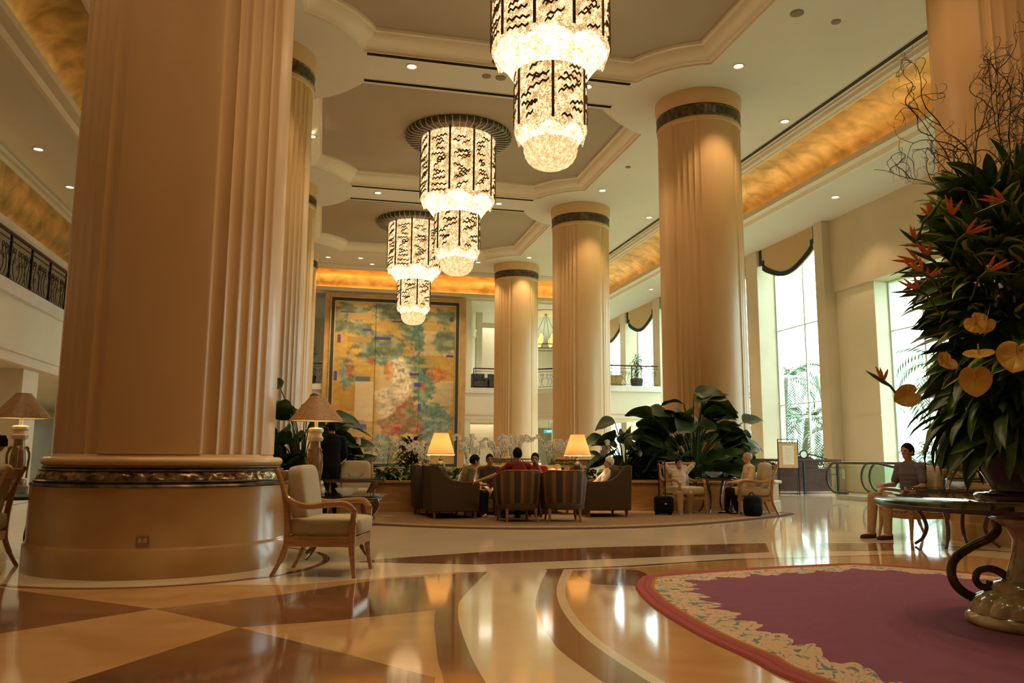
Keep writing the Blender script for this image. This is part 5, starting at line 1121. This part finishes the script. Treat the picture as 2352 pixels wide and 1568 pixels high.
# ================================================================ MURAL
def sm(a, b, x): x = max(0, min(1, (x-a)/(b-a))); return x*x*(3-2*x)
nx, ny = 260, 340; MW, MH = 6.05, 8.0; mx0, mz0 = .47, .75
def mcol(u, v):   # u 0..1 left-right, v 0..1 bottom-top
    q = noise.noise; n1 = q((u*7,v*9,1)); n2 = q((u*12,v*34,4)); n3 = q((u*50,v*60,7)); cell = q((int(u*3.02)*1.7, int(v*6.3+int(u*3.02)*.37)*2.3, 5))
    c = Vector((.55,.36,.10))+Vector((.10,.08,.05))*cell*2
    if cell > .22: c = Vector((.62,.50,.26))
    if cell < -.28: c = Vector((.50,.28,.06))
    c = c*(1+.22*n2+.12*n3)*(1+.25*q((u*3,v*4,9)))
    def blob(cu_, cv, ru, rv, colr, amt=1., e=.5):
        nonlocal c
        d = sqrt(((u-cu_)/ru)**2+((v-cv)/rv)**2)+n1*.35+n2*.35+n3*.2; f = (1-sm(.7,1.1,d))*amt
        if f > 0:
            w_ = q((u*16+cu_*9,v*34,cv*20)); c2 = Vector(colr)*(1+.5*n3+.9*w_); c2 = c2.lerp(Vector((.50,.42,.20)), max(0, w_*.9)); c = c.lerp(c2, f*min(1,.78+.5*n3+.3))
    if .33 < u < .66 and .02 < v < .66: c = c.lerp(Vector((.66,.56,.36)), .6*sm(0,.2,v)*sm(.02,.1,u-.3))
    if .18 < u < .33 and .25 < v < .5: c = Vector((.66,.52,.30))*(1+.1*n2)
    for a in [(.12,.93,.20,.06),(.45,.95,.2,.06),(.12,.84,.2,.05),(.38,.73,.26,.09),(.92,.77,.13,.08),(.85,.93,.2,.05),(.28,.66,.12,.05),(.62,.85,.10,.1)]: blob(*a, (.10,.20,.15), .85)
    for a in [(.70,.80,.055,.14),(.55,.64,.3,.035),(.66,.57,.14,.06),(.74,.45,.10,.12),(.8,.33,.14,.06)]: blob(*a, (.07,.24,.20), .85)
    for a in [(.12,.55,.07,.1),(.9,.24,.12,.08),(.42,.08,.14,.12),(.76,.2,.08,.1)]: blob(*a, (.12,.28,.28), .8)
    blob(.55,.52,.11,.14,(.78,.70,.50),.9); blob(.47,.38,.14,.12,(.70,.62,.44),.7)
    for a in [(.60,.30,.13,.11),(.50,.22,.13,.07),(.66,.22,.1,.05)]:
        blob(*a, (.16,.15,.08), .7); 
        if q((u*120,v*130,2))*.8+n1*.4+n2*.3 > .05: blob(*a, (.55,.07,.04), .95)
    for a in [(.14,.57,.05,.05),(.3,.63,.04,.03),(.88,.56,.1,.05),(.45,.56,.04,.06),(.2,.12,.14,.05),(.74,.47,.03,.03)]: blob(*a, (.60,.17,.05), .7)
    for x0,x1,y0,y1,cc in [(.32,.46,.765,.785,(.08,.06,.25)),(.0,.03,.5,.56,(.1,.07,.3)),(.46,.70,.88,.893,(.10,.12,.25)),(.62,.70,.545,.56,(.09,.06,.28)),(.665,.72,.475,.5,(.09,.07,.3)),(.70,.72,.32,.37,(.08,.08,.28)),(.93,.99,.67,.685,(.1,.07,.3)),(.18,.30,.5,.53,(.10,.17,.22)),(.04,.16,.93,.94,(.1,.07,.28)),(.1,.26,.235,.26,(.45,.28,.22)),(.17,.28,.20,.235,(.10,.14,.32)),(.22,.3,.82,.835,(.1,.07,.28)),(.95,.985,.9,.93,(.05,.08,.12)),(.02,.05,.74,.79,(.09,.06,.28)),(.1,.3,.745,.78,(.42,.28,.09)),(.1,.3,.89,.93,(.42,.27,.1))]:
        if x0 < u < x1 and y0 < v < y1: c = Vector(cc)
    if abs(u-.333) < .004 or (abs(u-.70) < .003 and v < .8): c = c*.45
    return (max(0,c.x), max(0,c.y), max(0,c.z), 1)
t = thing('mural', 'giant framed colourful mural with gold panels, trees and red blossoms on the far wall', 'painting', (0,0,0))
m = MB(); m.grid([[(mx0+MW*i/nx, 40.73, mz0+MH*j/ny) for j in range(ny+1)] for i in range(nx+1)])
mo = obj('canvas', m, None, t, smooth=0); me = mo.data; ca = me.color_attributes.new('paint', 'FLOAT_COLOR', 'POINT'); buf = []
for i in range(nx+1):
    for j in range(ny+1): buf += mcol(i/nx, j/ny)
ca.data.foreach_set('color', buf); mm_, tt, oo = nodes('mural_paint'); p_ = N(tt,'ShaderNodeBsdfPrincipled', Roughness=.45); at_ = N(tt,'ShaderNodeAttribute', attribute_name='paint'); tt.links.new(at_.outputs['Color'], p_.inputs[0]); tt.links.new(p_.outputs[0], oo.inputs[0])
me.materials.clear(); me.materials.append(mm_)
def frame(name, a, b, y0, y1, mat):
    (x0,x1,z0,z1), (X0_,X1_,Z0_,Z1_) = a, b; m = MB(); m.box(X0_,x0,y0,y1,Z0_,Z1_); m.box(x1,X1_,y0,y1,Z0_,Z1_); m.box(x0,x1,y0,y1,z1,Z1_); m.box(x0,x1,y0,y1,Z0_,z0); obj(name, m, mat, t, smooth=0)
e_ = (mx0, mx0+MW, mz0, mz0+MH)
def gr(e, d): return (e[0]-d, e[1]+d, e[2]-d, e[3]+d)
frame('inner_gilt_frame', e_, gr(e_,.05), 40.69, 40.85, pm('pale_gilt', (.6,.45,.22), rough=.4, metal=.4)); frame('dark_frame', gr(e_,.05), gr(e_,.20), 40.65, 40.85, cloth('dark_slate', (.05,.06,.055))); frame('outer_gilt_frame', gr(e_,.20), gr(e_,.26), 40.67, 40.85, MATS['pale_gilt'])
frame('marble_surround', gr(e_,.26), (-.05,7.1,.0,9.16), 40.75, 40.85, pm('yellow_marble_surround', (.50,.30,.10), (.62,.42,.18), rough=.3, scale=1.2, detail=8, dist=1))
# ================================================================ OUTDOORS
gm = pm('garden_ground', (.10,.2,.06), (.25,.35,.15), rough=.9, scale=.5)
m = MB(); m.add([(18.0,-30,-.4),(120,-30,-.4),(120,120,-.4),(18.0,120,-.4)], [(0,1,2,3)]); o_ = obj('ground', m, gm, smooth=0); o_['kind'] = 'structure'
def palm(label, x, y, h, seed, n=16, L=2.4, lean=.3):
    L *= 1.25; x = 18.6+(x-18)*.42
    t = thing('palm_tree', label, 'palm', (x,y,-.4), 0, 'palms outside the windows'); r = random.Random(seed); m = MB(); top = Vector((lean,0,h)); m.tube(spline([(0,0,0),(lean*.3,0,h*.5),top],8), [.14-.003*i for i in range(17)], 8); obj('trunk', m, bark, t); m = MB()
    for i in range(n):
        a = 2*pi*i/n+r.uniform(-.2,.2); b = r.uniform(-.1,1.1); p = top.copy(); st = L/12; pts = [p.copy()]
        for k in range(12): b -= .13+.03*k*.6; p = p+Vector((cos(a)*cos(b), sin(a)*cos(b), sin(b)))*st; pts.append(p.copy())
        sd = Vector((-sin(a),cos(a),0))
        for k in range(1,12):
            for s_ in (-1,1):
                for q in range(2):
                    c = pts[k].lerp(pts[k+1] if k < 12 else pts[k], q*.5); d = (sd*s_+(pts[k]-pts[k-1]).normalized()*.6+Vector((0,0,-.45))).normalized(); l = L*.24*sin(pi*(k+1)/14)**.6; w = (pts[k]-pts[k-1]).normalized()*.05
                    m.add([c-w*.5, c+d*l*.5-w*.8, c+d*l, c+d*l*.5+w*.8], [(0,1,2,3)])
    obj('fronds', m, palmg, t, smooth=0); return t
for i, (x, y, h, l, s_) in enumerate([(21.5,31.0,3.2,'straight behind the easel sign, lower one',2.2),(23.0,33.5,5.2,'taller one behind the easel sign',2.4),(22.5,29.0,2.6,'at the right side of the nearest tall window',2.2),(20.5,36.5,2.8,'at the left side of the nearest tall window',1.8),(25,24.5,5.0,'at the left edge of the big bay window',2.6),(24,21.5,2.4,'low one in the big bay window',2.2),(27,19.5,6,'behind the flower arrangement, right part of the bay window',2.6),(22.0,41.5,3.4,'seen beside the widest column',2.2),(24,16,3,'hidden behind the flowers',2.4)]): palm('palm tree outside the windows, '+l, x, y, h, 40+i, 18, s_)
def bush(label, x, y, r0, h, seed):
    t = MB(); r = random.Random(seed)
    for i in range(420):
        a = r.uniform(0,6.28); e1 = r.uniform(-.1,1.5); k = r.uniform(.6,1); p = Vector((r0*k*cos(a)*cos(e1), r0*k*sin(a)*cos(e1), h*k*sin(e1))); leaf(t, p, a+r.uniform(-.8,.8), r.uniform(-.3,1.2), r.uniform(.25,.5), .14, .8, .2, 0, 3)
    tag(obj('bush', t, palmg, smooth=80, loc=(x,y,-.4)), label, 'bush', 'bushes outside the windows')
for i, (x, y, r0, h, l) in enumerate([(20.5,33,1.6,1.4,'left foot of the nearest tall window'),(20.8,29.5,1.6,1.3,'right foot of the nearest tall window'),(22,25,1.8,2.2,'left foot of the big bay window'),(22.5,22,2,2.0,'middle foot of the big bay window'),(22.5,18.5,2,2.2,'right foot of the big bay window'),(20.5,39,1.8,2,'beyond the widest column')]): bush('leafy green bush outside, '+l, x, y, r0, h, 80+i)
t = thing('leaning_tree', 'thick grey-green leaning tree trunk outside the nearest tall window', 'tree', (21.3,29.6,-.4)); m = MB(); m.tube(spline([(0,0,0),(-.1,.1,2),(.5,-.3,4),(1.3,-.8,6),(1.9,-1.2,9)],6), [.55-.014*i for i in range(25)], 12); obj('trunk', m, pm('grey_green_bark', (.28,.36,.33),(.4,.5,.45), rough=.9, scale=3), t)
m = MB(); m.tube(spline([(-.1,.1,2.2),(-.5,.5,3.4),(-.7,.9,5)],5), [.2-.01*i for i in range(11)], 8); obj('branch', m, MATS['grey_green_bark'], t)
